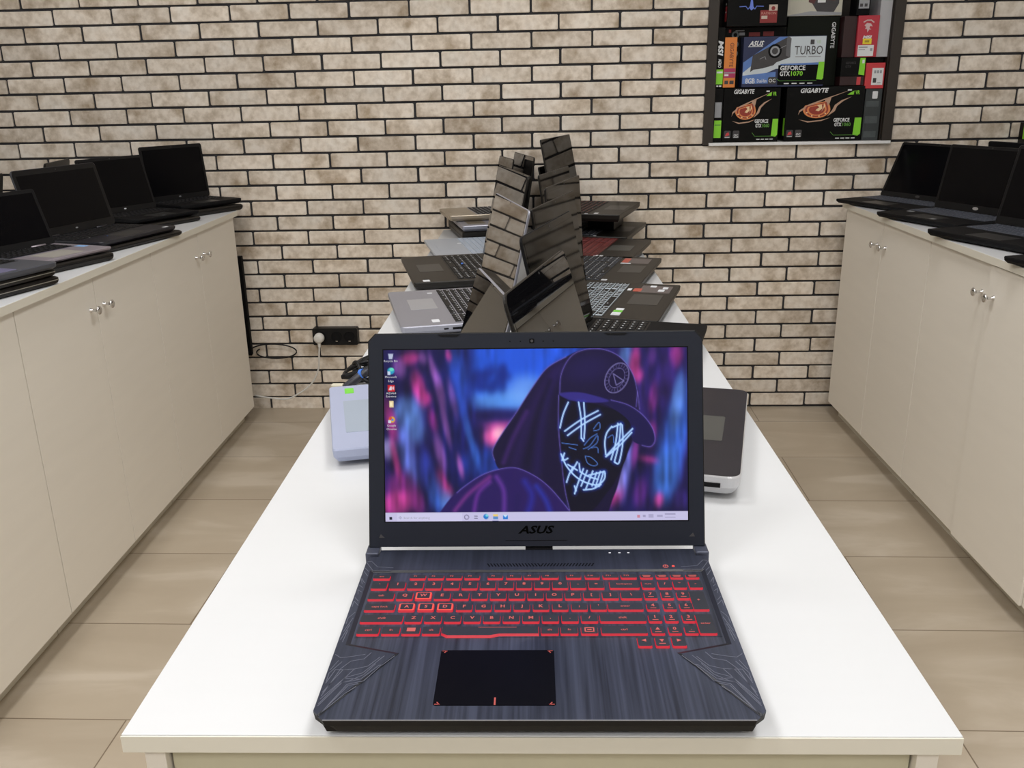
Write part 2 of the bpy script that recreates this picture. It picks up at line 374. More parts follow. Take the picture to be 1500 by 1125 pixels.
# ---------------------------------------------------------------- niche in the brick wall and its boxes
NICHE = (0.97, 2.8485-0.015*0.97, 0.303)
def nthing(name, label, cat, x, y, z, group=None, rot=0.0):
    c, s = math.cos(PHI), math.sin(PHI)
    return thing(name, label, cat, (NICHE[0]+x*c-y*s, NICHE[1]+x*s+y*c, NICHE[2]+z), PHI+rot, group)
LINING = mat('niche_lining', (0.62, 0.62, 0.64), 0.5, noise=0.02)
BROWN = mat('dark_brown_trim', (0.024, 0.017, 0.012), 0.5, noise=0.15, nscale=(20, 20, 4))
def build_niche():
    t = nthing('wall_niche', 'wall niche in the brick wall with dark brown trim and white sill full of boxes', 'niche', 0, 0, 0)
    for x0 in (-.343, .309):
        MB().box(x0, x0+.036, -.012, .004, -.001, .755).build('trim_board', BROWN, t, bevel=0.001)
    MB().box(-.306, .308, -.012, .004, .719, .755).build('trim_board', BROWN, t)
    MB().box(-.322, .340, -.020, .235, -.004, .0065).build('sill_board', mat('white_sill', (.80, .80, .80), .4, noise=.01), t, bevel=0.0008)
    for x0 in (-.3065, .3055):
        MB().box(x0-.006 if x0 < 0 else x0+.0005, x0 if x0 < 0 else x0+.003, .0045, .235, .0066, .718).build('side_lining', BROWN, t)
    MB().box(-.3065, .3055, .236, .242, -.003, .718).build('back_lining', BROWN, t)
    MB().box(-.3065, .3055, .0045, .235, .7185, .722).build('top_lining', BROWN, t)
build_niche()

BX = mat('black_carton', (0.004, 0.004, 0.004), 0.35, spec=0.12, noise=0.15, nscale=(60, 60, 60))
BXG = mat('dark_green_carton', (0.006, 0.008, 0.005), 0.4, spec=0.12, noise=0.1)
BXGY = mat('charcoal_carton', (0.030, 0.036, 0.038), 0.5, noise=0.25, nscale=(80, 20, 80))
WT = mat('white_print', (0.72, 0.73, 0.74), 0.5, noise=0.02)
GT = mat('green_print', (0.24, 0.66, 0.03), 0.5, noise=0.03)
GT2 = mat('dim_green_print', (0.10, 0.30, 0.04), 0.5, noise=0.05)
RT = mat('red_print', (0.55, 0.05, 0.06), 0.5, noise=0.05)
RT2 = mat('dim_red_print', (0.24, 0.02, 0.02), 0.5, noise=0.05)
OT = mat('orange_print', (0.70, 0.22, 0.04), 0.5, noise=0.05)
MG = mat('magenta_print', (0.40, 0.03, 0.11), 0.5, noise=0.05)
BLP = mat('blue_print', (0.07, 0.14, 0.55), 0.5, noise=0.05)
SKIN = mat('copper_print', (0.48, 0.30, 0.21), 0.5, noise=0.15, nscale=(90, 90, 90))
AMB = mat('amber_print', (0.70, 0.24, 0.08), 0.5, noise=0.3, nscale=(120, 120, 120))
EMB = mat('ember_print', (0.30, 0.035, 0.02), 0.5, noise=0.3, nscale=(120, 120, 120))
YEL = mat('pale_yellow_print', (0.85, 0.62, 0.36), 0.5, noise=0.05)
GYP = mat('grey_print', (0.30, 0.31, 0.33), 0.5, noise=0.05)
DKP = mat('dark_grey_print', (0.045, 0.042, 0.045), 0.45, noise=0.2, nscale=(60, 60, 60))
DKP2 = mat('black_print', (0.003, 0.003, 0.004), 0.5, spec=0.1, noise=0.1)
FRONT = Matrix.Rotation(math.pi/2, 4, 'X')      # flat drawings (x, y) stand up as (x, z), facing -y
def carton(label, x0, x1, z0, z1, y=0.0, d=0.09, m=None, group='graphics card cartons in the wall niche', rot=0.0, name='carton'):
    """a carton with its front at depth y behind the wall face; returns (root, to_local) where local x runs from the left edge"""
    t = nthing(name, label, 'box', x0, y, z0, group, rot)
    MB().box(0, x1-x0, 0, d, 0, z1-z0).build('box_body', m or BX, t, bevel=0.0012)
    return t
def flat(t, name, fn, mats, label=None, e=0.0004, M=None):
    """printed artwork laid on the front face of a carton"""
    b = MB(); fn(b)
    o = b.build(name, mats, t)
    o.matrix_local = (M or Matrix.Identity(4)) @ Matrix.Translation((0, -e, 0)) @ FRONT
    if label: o['label'] = label
    return o
def LEFTSIDE(d=0.09):   # artwork on the left face: x runs from the back edge to the front edge
    return Matrix.Translation((0, d, 0)) @ Matrix.Rotation(-math.pi/2, 4, 'Z')

def eye_box(label, x0, x1, z0, z1, y, d, s, art):
    t = carton(label, x0, x1, z0, z1, y, d)
    W, H = x1-x0, z1-z0
    def brand(b): b.text('GIGABYTE', .035*W/.215+.003, H-.013, 0, .0155, 0, bold=.03, shear=.25, align='l', width=.36*W)
    flat(t, 'brand_lettering', brand, [WT])
    ax, az, kx, kz = art; k = kz
    def eye(b):
        q = lambda u, v: (ax+u*kx, az+v*kz)
        # lids: a long thin blade above, a curved line below, a shard to the right
        b.prism([q(0, 0), q(.03, .10), q(.22, .30), q(.56, .52), q(1.16, .88), q(.58, .575), q(.22, .37), q(.02, .16)], 0, .0003, 0)
        b.prism([q(.56, .52), q(.70, .60), q(.67, .40), q(.58, .20), q(.60, .36)], 0, .0003, 0)
        b.prism([q(.02, -.16), q(.22, -.27), q(.52, -.22), q(.72, -.10), q(.50, -.185), q(.23, -.225)], 0, .0003, 0)
        b.prism([q(.64, -.06), q(.80, .12), q(.84, .30), q(.96, .46), q(1.14, .62), q(.93, .50), q(.79, .34), q(.74, .16)], 0, .0003, 0)
    flat(t, 'eye_artwork', eye, [SKIN])
    def iris(b):
        q = lambda u, v: (ax+u*kx, az+v*kz)
        def bowl(r0, sx, z, m): 
            pts = [q(.40+r0*sx*math.cos(a), .18+r0*math.sin(a)) for a in [math.radians(150+i*15) for i in range(16)]]
            pts += [q(.40+r0*1.05*math.cos(math.radians(40)), .18+r0*1.2*math.sin(math.radians(60)))]
            b.prism(pts, z, z+.0002, m)
        bowl(.30, 1.0, 0, 0); bowl(.255, 1.0, .0002, 1); bowl(.215, 1.0, .0004, 0); bowl(.175, 1.0, .0006, 1)
        b.prism([q(.36, .16), q(.44, .12), q(.52, .22), q(.50, .36), q(.40, .34), q(.45, .26)], .0008, .0010, 2); b.disc(*q(.36, .20), .05*k, .0010, .0012, 1, 8); b.prism([q(.50, .10), q(.58, .30), q(.55, .40), q(.54, .24)], .0008, .0010, 2)
        for a in range(4):
            aa = math.radians(205+a*40); b.disc(*q(.40+.235*math.cos(aa), .18+.235*math.sin(aa)), .028*k, .0010, .0012, 2, 6)
    flat(t, 'iris_artwork', iris, [AMB, EMB, YEL])
    def caption(b):
        b.text('GEFORCE', W-.075*s, .074, 0, .0125, 0, bold=.03, width=.058*s)
        b.text('GTX', W-.0865*s, .058, 0, .0125, 0, bold=.03, width=.026*s)
        b.line([(W-.112*s, .032), (W-.100*s, .020), (W-.012, .020)], .0015, 0, .0003, 1)
        for q in range(4): b.box(W-.092*s+q*.019*s, W-.078*s+q*.019*s, .0075, .0105, 0, .0003, 0)
    flat(t, 'caption_lettering', caption, [WT, GT2])
    def gtx(b): b.text('1060', W-.055*s, .058, 0, .0125, 0, bold=.02, width=.030*s)
    flat(t, 'model_number', gtx, [GT2])
    flat(t, 'green_tab', lambda b: b.prism([(W-.030*s, .020), (W-.012*s, .017), (W-.003, .024), (W-.003, .081), (W-.027*s, .081)], 0, .0003), [GT])
    def vr(b):
        b.text('VR', W-.026*s, H-.022, 0, .013, 0, bold=.03, width=.016*s)
        b.prism([(W-.062*s, H-.030), (W-.040*s, H-.030), (W-.038*s, H-.016), (W-.050*s, H-.022)], 0, .0003, 0)
        b.box(W-.062*s, W-.048*s, H-.016, H-.011, 0, .0003, 1)
    flat(t, 'vr_badge', vr, [GT, WT])
    for cx, red in ((.020, True), (.052, False)):
        def icon(b):
            b.prism(rrect(cx-.012, cx+.012, .014, .041, .004, 3), 0, .0002, 0)
            if red: b.prism([(cx-.008, .021), (cx+.008, .025), (cx+.004, .036), (cx-.005, .031)], .0002, .0004, 1)
            else: b.text('OC', cx, .025, .0003, .008, 2, bold=.02)
            b.box(cx-.009, cx+.009, .0165, .0185, .0002, .0004, 2)
        flat(t, 'feature_icon', icon, [DKP, RT, WT])
    return t
t = eye_box('black carton with a glowing eye picture, lower left of the niche beside the green label', -.272, -.066, .0075, .199, .004, .085, .85, (.032, .091, .125, .098))
t = carton('very narrow black carton with grey and green labels at the niche lower left', -.3055, -.2735, .0075, .199, .003, .085, BX)
flat(t, 'green_label', lambda b: (b.box(.003, .029, .016, .078, 0, .0002, 0), b.box(.005, .027, .060, .064, .0002, .0003, 1)), [GT, GT2])
flat(t, 'grey_label', lambda b: b.box(.003, .027, .088, .142, 0, .0002, 0), [GYP])
t = eye_box('wide black carton with a glowing eye picture, lower right of the niche', -.044, .236, .0075, .199, .003, .085, 1.0, (.046, .093, .165, .100))
flat(t, 'side_label', lambda b: b.box(.060, .082, .020, .082, 0, .0002, 0), [GT], M=LEFTSIDE(.085))
t = carton('narrow charcoal carton standing at the right end of the niche with a small white sticker', .241, .300, .0075, .188, .006, .20, BXGY)
SLP = mat('slate_print', (.065, .078, .08), .5, noise=.3, nscale=(40, 40, 90))
for za, zb in ((.118, .138), (.060, .085), (.010, .032)): flat(t, 'bracket_print', lambda b: b.box(.005, .050, za, zb, 0, .0002, 0), [SLP])
flat(t, 'white_sticker', lambda b: b.prism(rrect(.024, .043, .146, .172, .003, 3), 0, .0003), [WT])
t = carton('small red carton with a white barcode label on top of the narrow charcoal carton', .232, .300, .189, .277, .004, .12, mat('red_carton', (.58, .04, .05), .45, noise=.05))
def lab(b):
    b.box(.023, .063, .012, .070, 0, .0003, 0)
    for q in range(3): b.box(.030+.010*q, .037+.010*q, .052, .062, .0003, .0005, 1)
    b.box(.028, .040, .020, .036, .0003, .0005, 2); b.box(.044, .056, .018, .021, .0003, .0005, 1)
flat(t, 'barcode_label', lab, [WT, GYP, DKP])
flat(t, 'side_lettering', lambda b: b.text('RADEON', .10, .02, 0, .012, 0, bold=.02, align='l', rot=math.pi/2), [WT], M=LEFTSIDE(.12))

# the big white and blue carton across the middle
def turbo():
    t = carton('large white and blue carton with a picture of a graphics card, middle of the niche', -.213, .080, .2005, .372, -.006, .06, mat('blue_carton', (.014, .022, .075), .4, noise=.1), rot=-0.0)
    W, H = .293, .1715
    def panel(b):
        b.prism([(.002, .08), (.135, H-.002), (W-.002, H-.002), (W-.002, .062), (.12, .062), (.002, .012)], 0, .0002, 0)
        b.prism([(.002, .05), (.002, .085), (.125, H-.002), (.155, H-.002)], .0002, .0003, 1)
        b.prism([(.002, .012), (.002, .040), (.12, .052), (.12, .012)], .0002, .0003, 1)
        b.prism([(.135, .062), (.135, .078), (W-.002, .082), (W-.002, .062)], .0002, .0003, 1)
    flat(t, 'front_panel_print', panel, [mat('pale_panel_print', (.56, .62, .66), .4, noise=.05), mat('sky_panel_print', (.10, .20, .50), .4, noise=.3, nscale=(30, 30, 30))])
    def logo(b):
        b.text('ASUS', .018, H-.022, .0006, .016, 0, bold=.03, shear=.35, align='l', width=.054); b.box(.016, .068, H-.0345, H-.0325, .0004, .0006, 0)
    flat(t, 'brand_lettering', logo, [WT])
    def card(b):
        b.prism([(.028, .052), (.034, .108), (.158, .170), (.166, .166), (.168, .100), (.120, .084), (.110, .074), (.072, .064), (.040, .060)], .0003, .0006, 0)
        b.prism([(.152, .164), (.158, .170), (.168, .163), (.166, .100), (.152, .106)], .0006, .0008, 1)
        b.disc(.112, .122, .024, .0006, .0008, 2, 24); b.disc(.112, .122, .017, .0008, .0010, 3, 20); b.disc(.112, .122, .011, .0010, .0012, 0, 16)
        b.line([(.128, .130), (.150, .140)], .0015, .0006, .0008, 3); b.line([(.060, .096), (.078, .104), (.082, .094)], .0015, .0006, .0008, 3)
    flat(t, 'card_picture', card, [DKP, mat('mid_grey_print', (.11, .11, .12), .4, noise=.1), DKP2, GYP])
    flat(t, 'name_lettering', lambda b: (b.text('TURBO', .232, .124, .0005, .030, 0, bold=.005, width=.100), b.box(.186, .225, .100, .103, .0005, .0007, 1), b.box(.232, .276, .100, .103, .0005, .0007, 1)), [DKP, GYP])
    def blk(b):
        b.box(.128, W-.001, .006, .074, .0004, .0007, 0)
    flat(t, 'black_block', blk, [DKP2])
    flat(t, 'caption_lettering', lambda b: (b.text('GEFORCE', .135, .064, .0010, .0155, 0, bold=.025, align='l', width=.090), b.text('GTX', .135, .045, .0010, .0155, 0, bold=.025, align='l', width=.036)), [WT])
    flat(t, 'model_number', lambda b: b.text('1070', .175, .045, .0010, .0155, 0, bold=.015, align='l', width=.042), [GT])
    def tab(b): b.prism([(W-.026, .024), (W-.006, .022), (W-.002, .028), (W-.002, .083), (W-.022, .083)], .0008, .0012, 0)
    flat(t, 'green_tab', tab, [GT])
    def base(b):
        b.line([(.125, .028), (.135, .020), (W-.026, .020)], .0014, .0008, .0010, 1)
        for q in range(4): b.box(.152+q*.028, .170+q*.028, .009, .0125, .0008, .0010, 0)
        b.text('8GB', .030, .022, .0006, .018, 0, bold=.02, width=.034); b.text('Dual-fan', .072, .022, .0006, .012, 0, bold=.01, width=.034); b.prism(rrect(.094, .124, .010, .034, .005, 3), .0006, .0008, 2)
        b.text('OC', .109, .022, .0010, .012, 0, bold=.01)
    flat(t, 'feature_lettering', base, [WT, GT2, DKP])
    def nv(b): b.box(.236, .250, H-.029, H-.013, .0004, .0006, 0); b.text('VR', .266, H-.021, .0005, .012, 1, width=.016)
    flat(t, 'vr_badge', nv, [DKP, mat('pale_green_print', (.40, .55, .35), .5, noise=.03)])
turbo()
t = carton('slim orange and magenta carton leaning upright at the left of the niche', -.279, -.236, .2005, .372, -.002, .05, OT, rot=0.0)
flat(t, 'side_lettering', lambda b: b.text('GIGABYTE', .026, .112, 0, .014, 0, bold=.01, rot=-math.pi/2, width=.082), [mat('brown_print', (.16, .04, .02), .5, noise=.05)])
flat(t, 'magenta_band', lambda b: (b.box(.001, .042, .034, .066, 0, .0002, 0), b.box(.001, .042, .049, .053, .0002, .0003, 1), b.box(.003, .018, .040, .046, .0002, .0003, 2)), [MG, GYP, WT])
flat(t, 'spec_icons', lambda b: (b.box(.005, .018, .012, .024, 0, .0002, 0), b.box(.023, .038, .012, .024, 0, .0002, 0)), [DKP])
t = carton('black upright carton with sideways white lettering and lime green foot, far left of niche', -.3055, -.2805, .2005, .405, -.0015, .09, BX)
flat(t, 'brand_lettering', lambda b: b.text('MSI', .0125, .135, 0, .017, 0, bold=.04, shear=.2, rot=-math.pi/2, width=.052), [WT])
flat(t, 'name_lettering', lambda b: b.text('AERO', .0115, .084, 0, .011, 0, bold=.02, rot=-math.pi/2, width=.030), [WT])
flat(t, 'green_foot', lambda b: (b.box(.0005, .0245, .012, .063, 0, .0002, 0), b.box(.002, .023, .050, .056, .0002, .0003, 1), b.box(.003, .010, .003, .008, 0, .0002, 1), b.box(.013, .021, .003, .008, 0, .0002, 1)), [GT, WT])
# cartons behind and above
t = carton('black carton with a blue pulse line and a red badge, top left of the niche', -.276, -.064, .408, .60, .003, .09, BX)
def pulse(b):
    pts = [(.042, .065), (.064, .066), (.072, .056), (.079, .066), (.084, .106), (.0885, .066), (.096, .056), (.102, .066), (.126, .065)]
    b.line(pts, .0022, 0, .0003, 0)
    b.prism([(.078, .058), (.084, .106), (.0915, .058), (.084, .052)], .0003, .0005, 0)
flat(t, 'pulse_artwork', pulse, [mat('pulse_print', (.14, .22, .72), .5, noise=.05)])
flat(t, 'red_badge', lambda b: (b.box(.116, .176, .010, .052, 0, .0002, 0), b.box(.146, .176, .050, .070, .0002, .0004, 1), b.disc(.161, .058, .007, .0004, .0006, 0, 12), b.box(.121, .142, .023, .034, .0002, .0004, 1)), [RT2, mat('cream_print', (.55, .45, .38), .5, noise=.1)])
flat(t, 'badge_lettering', lambda b: b.text('RADEON', .146, .042, .0005, .008, 0, bold=.02, width=.052), [mat('rose_print', (.50, .22, .18), .5, noise=.03)])
flat(t, 'side_label', lambda b: (b.prism(rrect(.046, .078, .018, .068, .004, 3), 0, .0003, 0), b.box(.050, .074, .047, .052, .0003, .0004, 1), b.disc(.062, .076, .004, 0, .0003, 1, 10, rx=.008)), [RT, WT], M=LEFTSIDE(.09))
flat(t, 'round_emblem', lambda b: (b.disc(.172, .104, .014, 0, .0002, 0, 20), b.disc(.173, .105, .011, .0002, .0004, 1, 18)), [WT, BXG])
t = carton('black carton with round fan pictures and red strips, standing behind the white and blue carton', -.278, -.048, .2005, .4075, .062, .06, BX)
def fans(b):
    for zz in (.182, .150, .118): b.disc(.046, zz, .013, 0, .0002, 0, 16); b.disc(.046, zz, .007, .0002, .0003, 1, 12)
    b.box(.042, .052, .035, .055, 0, .0002, 0)
flat(t, 'fan_picture', fans, [mat('teal_grey_print', (.14, .17, .18), .5, noise=.2, nscale=(90, 90, 90)), DKP2])
flat(t, 'red_strips', lambda b: (b.box(.095, .135, .176, .190, 0, .0002, 0), b.box(.146, .185, .176, .192, 0, .0002, 0), b.box(.022, .030, .190, .200, 0, .0002, 1), b.box(.060, .080, .180, .190, 0, .0002, 2), b.box(.046, .078, .194, .198, 0, .0002, 2)), [RT2, RT, GYP])
t = carton('tall dark green black carton with sideways white lettering, right of centre in the niche', -.046, .140, .2005, .440, .058, .10, BXG)
flat(t, 'brand_lettering', lambda b: b.text('GIGABYTE', .166, .175, 0, .014, 0, bold=.02, rot=-math.pi/2, width=.088), [WT])
t = carton('white carton with a dark graphics card picture at the top of the niche', -.060, .141, .441, .62, .050, .10, mat('cream_carton', (.50, .48, .40), .45, noise=.15, nscale=(14, 14, 14)))
flat(t, 'card_picture', lambda b: (b.prism([(.088, .10), (.088, .048), (.112, .014), (.172, .012), (.188, .040), (.188, .10)], 0, .0002, 0), b.prism([(.08, .10), (.08, .046), (.10, .040), (.106, .056), (.172, .050), (.18, .10)], .0002, .0003, 1), b.box(.112, .140, .044, .056, .0003, .0005, 2)), [DKP, mat('maroon_print', (.09, .025, .025), .5, noise=.1), WT])
flat(t, 'blue_corner', lambda b: b.prism([(.005, .002), (.199, .002), (.199, .010), (.09, .016)], .0003, .0004, 0), [GYP])
MRD = mat('maroon_carton', (.022, .003, .004), .45, noise=.15)
t = carton('tall red carton with a dragon head emblem and yellow price sticker in the niche', .188, .262, .297, .436, .001, .09, mat('crimson_carton', (.46, .030, .05), .45, noise=.05))
def drag(b):
    c = (.036, .098)
    b.prism([(c[0]-.014, c[1]+.008), (c[0]-.006, c[1]+.016), (c[0]+.008, c[1]+.014), (c[0]+.015, c[1]+.004), (c[0]+.006, c[1]+.006), (c[0]+.004, c[1]-.001), (c[0]+.012, c[1]-.006), (c[0]+.004, c[1]-.006), (c[0]-.002, c[1]-.016), (c[0]-.004, c[1]-.004), (c[0]-.011, c[1]-.004), (c[0]-.008, c[1]+.003)], 0, .0003, 0)
    b.line([(c[0]-.017, c[1]+.019), (c[0]-.006, c[1]+.025), (c[0]+.008, c[1]+.025), (c[0]+.018, c[1]+.018)], .004, 0, .0003, 0)
flat(t, 'dragon_emblem', drag, [mat('pink_white_print', (.62, .45, .45), .5, noise=.1)])
flat(t, 'brand_lettering', lambda b: b.text('MSI', .036, .067, 0, .010, 0, bold=.05, shear=.2, width=.032), [WT])
flat(t, 'price_sticker', lambda b: (b.box(.021, .052, .043, .062, .0003, .0006, 0), b.box(.028, .044, .049, .056, .0006, .0007, 1)), [STK_Y, mat('ochre_print', (.40, .28, .03), .5, noise=.05)])
flat(t, 'barcode_label', lambda b: (b.box(.006, .062, .003, .040, .0001, .0003, 0), b.box(.009, .040, .031, .035, .0003, .0004, 1), b.box(.050, .058, .020, .030, .0003, .0004, 1), b.box(.009, .032, .024, .026, .0003, .0004, 1)), [WT, GYP])
t = carton('dark maroon carton squeezed between the red carton and the tall dark carton', .142, .187, .297, .436, .012, .09, MRD)
t = carton('small black carton with a lime green end below the red carton', .142, .228, .232, .2965, .004, .06, BX)
flat(t, 'green_end', lambda b: (b.prism([(.064, .006), (.085, .003), (.085, .062), (.066, .062)], 0, .0003, 0), b.box(.074, .082, .044, .056, .0003, .0004, 1)), [GT, WT])
flat(t, 'caption_lettering', lambda b: (b.text('GEFORCE', .034, .046, 0, .008, 0, width=.036), b.text('GTX', .026, .034, 0, .008, 0, width=.02)), [DKP])
t = carton('flat black and maroon carton lying under the small black carton', .142, .228, .2005, .2315, .004, .06, MRD)
flat(t, 'red_stripe', lambda b: b.box(.060, .074, .002, .029, 0, .0003, 0), [RT])
t = carton('small dark carton with a white label on top of the red carton', .178, .224, .437, .53, .003, .08, DKP2)
flat(t, 'white_label', lambda b: (b.box(.006, .042, .022, .08, 0, .0003, 0), b.box(.010, .020, .028, .038, .0003, .0004, 1), b.box(.026, .036, .028, .038, .0003, .0004, 1)), [GYP, DKP])
t = carton('black carton lying flat behind the small red carton under the pale side wall', .229, .302, .278, .2965, .03, .12, BX)

t = carton('plain pale grey carton in the right corner of the niche beside the red carton', .2635, .3050, .297, .60, .010, .14, mat('pale_grey_carton', (.44, .44, .46), .55, noise=.05))

# ---------------------------------------------------------------- sockets, leads, board by the back wall
def wallpt(x, y, z): c, s = math.cos(PHI), math.sin(PHI); return (x*c-y*s, 2.8485+x*s+y*c, z)
def build_sockets():
    x0 = -.892; t = thing('wall_socket', 'black triple wall socket on the brick wall left of the table', 'socket', wallpt(-.802, 0, -.4195), PHI)
    MB().prism(rrect(-.0905, .0905, -.0345, .0345, .006, 4), 0, .034).build('socket_housing', BLACK, t).matrix_local = FRONT.copy()
    for x in (-.060, .006, .058):
        b = MB(); b.lathe([(.0215, 0), (.0215, .002), (.019, .002), (.018, -.008), (0.001, -.008)], 24, 0)
        b.disc(-.006, 0, .0025, -.0079, -.0065, 1, 8); b.disc(.006, 0, .0025, -.0079, -.0065, 1, 8)
        b.box(-.004, .004, -.0195, -.0165, -.004, .0022, 2)
        o = b.build('socket_outlet', [BLACKM, DKP, CHROME], t); o.matrix_local = Matrix.Translation((x, -.0345, 0)) @ FRONT
    wp = mat('white_plastic', (.72, .71, .68), .4, noise=.02)
    t2 = thing('power_cable', 'white power lead plugged into the black wall socket, sagging down to the left', 'cable', wallpt(-.862, -.044, -.4195), PHI)
    b = MB(); b.lathe([(.0195, 0), (.0205, .004), (.019, .022), (.011, .026)], 24, 0, FRONT); b.build('plug', wp, t2, smooth=True)
    b = MB(); b.tube([(0, -.014, -.015), (0, -.016, -.035)], [.008, .005], 10); b.build('strain_relief', wp, t2)
    pts = [(0, -.016, -.035), (-.005, -.013, -.07), (-.012, -.006, -.12), (-.030, 0, -.165), (-.06, .004, -.205), (-.11, .006, -.24), (-.160, .006, -.262), (-.22, .006, -.258), (-.30, .006, -.245)]
    cr = []
    for i in range(len(pts)-1):
        p0, p1, p2, p3 = [Vector(pts[max(0, min(len(pts)-1, i+k))]) for k in (-1, 0, 1, 2)]
        for s in range(6):
            u = s/6; cr.append(0.5*((2*p1)+(-p0+p2)*u+(2*p0-5*p1+4*p2-p3)*u*u+(-p0+3*p1-3*p2+p3)*u**3))
    b = MB(); b.tube(cr, .0034, 8); b.build('cord', wp, t2, smooth=True)
    b = MB(); pts = []
    for k in range(40):
        a = k/39*2*math.pi*1.15+2.6
        pts.append(wallpt(-1.045+.088*math.cos(a)-.0006*k, -.012-.0002*k, -.490+.028*math.sin(a)+.0003*k))
    b.tube(pts, .0028, 8)
    tag(b.build('cable_loop', BLACK, smooth=True), 'thin black cable hanging in a loop on the bricks left of the socket', 'cable')
    t3 = thing('black_panel', 'tall narrow black panel on the brick wall beside the end of the left cabinets', 'panel', wallpt(-1.23, 0, -.50), PHI)
    MB().box(-.08, .078, -.022, .0, 0, .405).build('panel_board', BLACKM, t3, bevel=.002)
    MB().box(-.07, .068, -.0228, -.0222, .012, .030).build('panel_strip', BLACK, t3)
build_sockets()

def build_bundle():
    t = thing('cable_bundle', 'coiled black leads with a blue tie lying on the table behind the pale blue laptop', 'cable', (-.300, .905, 0))
    rnd = random.Random(5)
    for i in range(6):
        pts = []; ph = rnd.uniform(0, 6); rx, ry = rnd.uniform(.040, .072), rnd.uniform(.022, .050); cx, cy = rnd.uniform(-.005, .035), rnd.uniform(.03, .075)
        for k in range(37):
            a = k/36*2*math.pi
            pts.append((cx+rx*math.cos(a)+.010*math.sin(2*a+ph), cy+ry*math.sin(a)+.008*math.cos(3*a+ph), .020+.006*(i % 3)+.013*math.sin(2*a+ph)))
        b = MB(); b.tube(pts, .0036, 8); b.build('cord', BLACK, t, smooth=True)
    b = MB(); b.tube([(-.052, .022, .018), (-.040, .021, .020), (-.012, .012, .030), (.010, .010, .036)], [.004, .0062, .0066, .004], 10); b.build('plug', BLACK, t, smooth=True)
    b = MB(); b.tube([(-.040, -.018, .010), (-.034, -.016, .013), (-.008, -.005, .032), (.004, .000, .038)], [.005, .0078, .0080, .006], 10); b.build('plug', mat('charcoal_plug', (.03, .03, .04), .4, noise=.1), t, smooth=True)
    b = MB(); b.box(-.062, -.042, -.024, -.010, .003, .017); b.build('connector', mat('cream_connector', (.62, .58, .46), .5, noise=.04), t, bevel=.001)
    b = MB(); b.lathe([(.0092, -.0035), (.0096, .0), (.0092, .0035), (.0080, .0035), (.0080, -.0035)], 16, 0, Matrix.Translation((-.008, -.005, .032)) @ Matrix.Rotation(1.2, 4, 'Y') @ Matrix.Rotation(.4, 4, 'X'))
    b.build('velcro_tie', mat('blue_tie', (.06, .20, .70), .6, noise=.1), t)
    b = MB(); b.box(-.022, -.014, .018, .040, .030, .0325); b.build('paper_tag', STK_W, t)
build_bundle()

# ---------------------------------------------------------------- laptops
def keyboard_mesh(x0, x1, y0, y1, z, cols=15, rows=6, numpad=True, gap=.0030, edge=0, kh=.0022):
    """tray + key blocks; materials: 0 tray, 1 key side, 2 key top, 3 legend. y1 is the far (hinge) side"""
    b = MB(); b.box(x0-.003, x1+.003, y0-.003, y1+.003, z-.0004, z+.0003, 0)
    rh = (y1-y0)/rows
    mainx = x1-(x1-x0)*.205 if numpad else x1
    rnd = random.Random(int(abs(x0*1e4))+cols)
    def key(a, c, d, e):
        t = .0007
        r0 = [(a, d, z+.0003), (c, d, z+.0003), (c, e, z+.0003), (a, e, z+.0003)]
        r1 = [(a+t, d+t, z+kh), (c-t, d+t, z+kh), (c-t, e-t, z+kh), (a+t, e-t, z+kh)]
        b.loft([r0, r1], 1, mtop=2)
        w, h = c-a, e-d
        lx, ly = a+w*.28, d+h*.55
        b.box(lx, lx+min(w*.3, .005), ly, ly+h*.22, z+kh, z+kh+.0002, 3)
    for r in range(rows):
        ya, yb = y0+r*rh+gap/2, y0+(r+1)*rh-gap/2
        if r == rows-1: ya = y0+r*rh+gap/2+rh*.15
        x = x0; n = cols
        cw = (mainx-x0-(0.006 if numpad else 0))/cols
        if r == 0: widths = [1.4, 1, 1, 1.1, 6.0-.1, 1.1, 1, 1, .75, .75]
        elif r == 1: widths = [2.1]+[1]*10+[2.4+.5-.5]
        elif r == 2: widths = [1.7]+[1]*11+[1.8]
        elif r == 3: widths = [1.4]+[1]*12+[1.1]
        elif r == 4: widths = [1]*13+[1.6]
        else: widths = [1.05]+[.98]*14
        s = (mainx-x0-(0.006 if numpad else 0))/sum(widths)
        for w in widths:
            key(x+gap/2, x+w*s-gap/2, ya, yb); x += w*s
        if numpad:
            cw = (x1-mainx)/4
            for k in range(4): key(mainx+k*cw+gap/2, mainx+(k+1)*cw-gap/2, ya, yb)
    return b

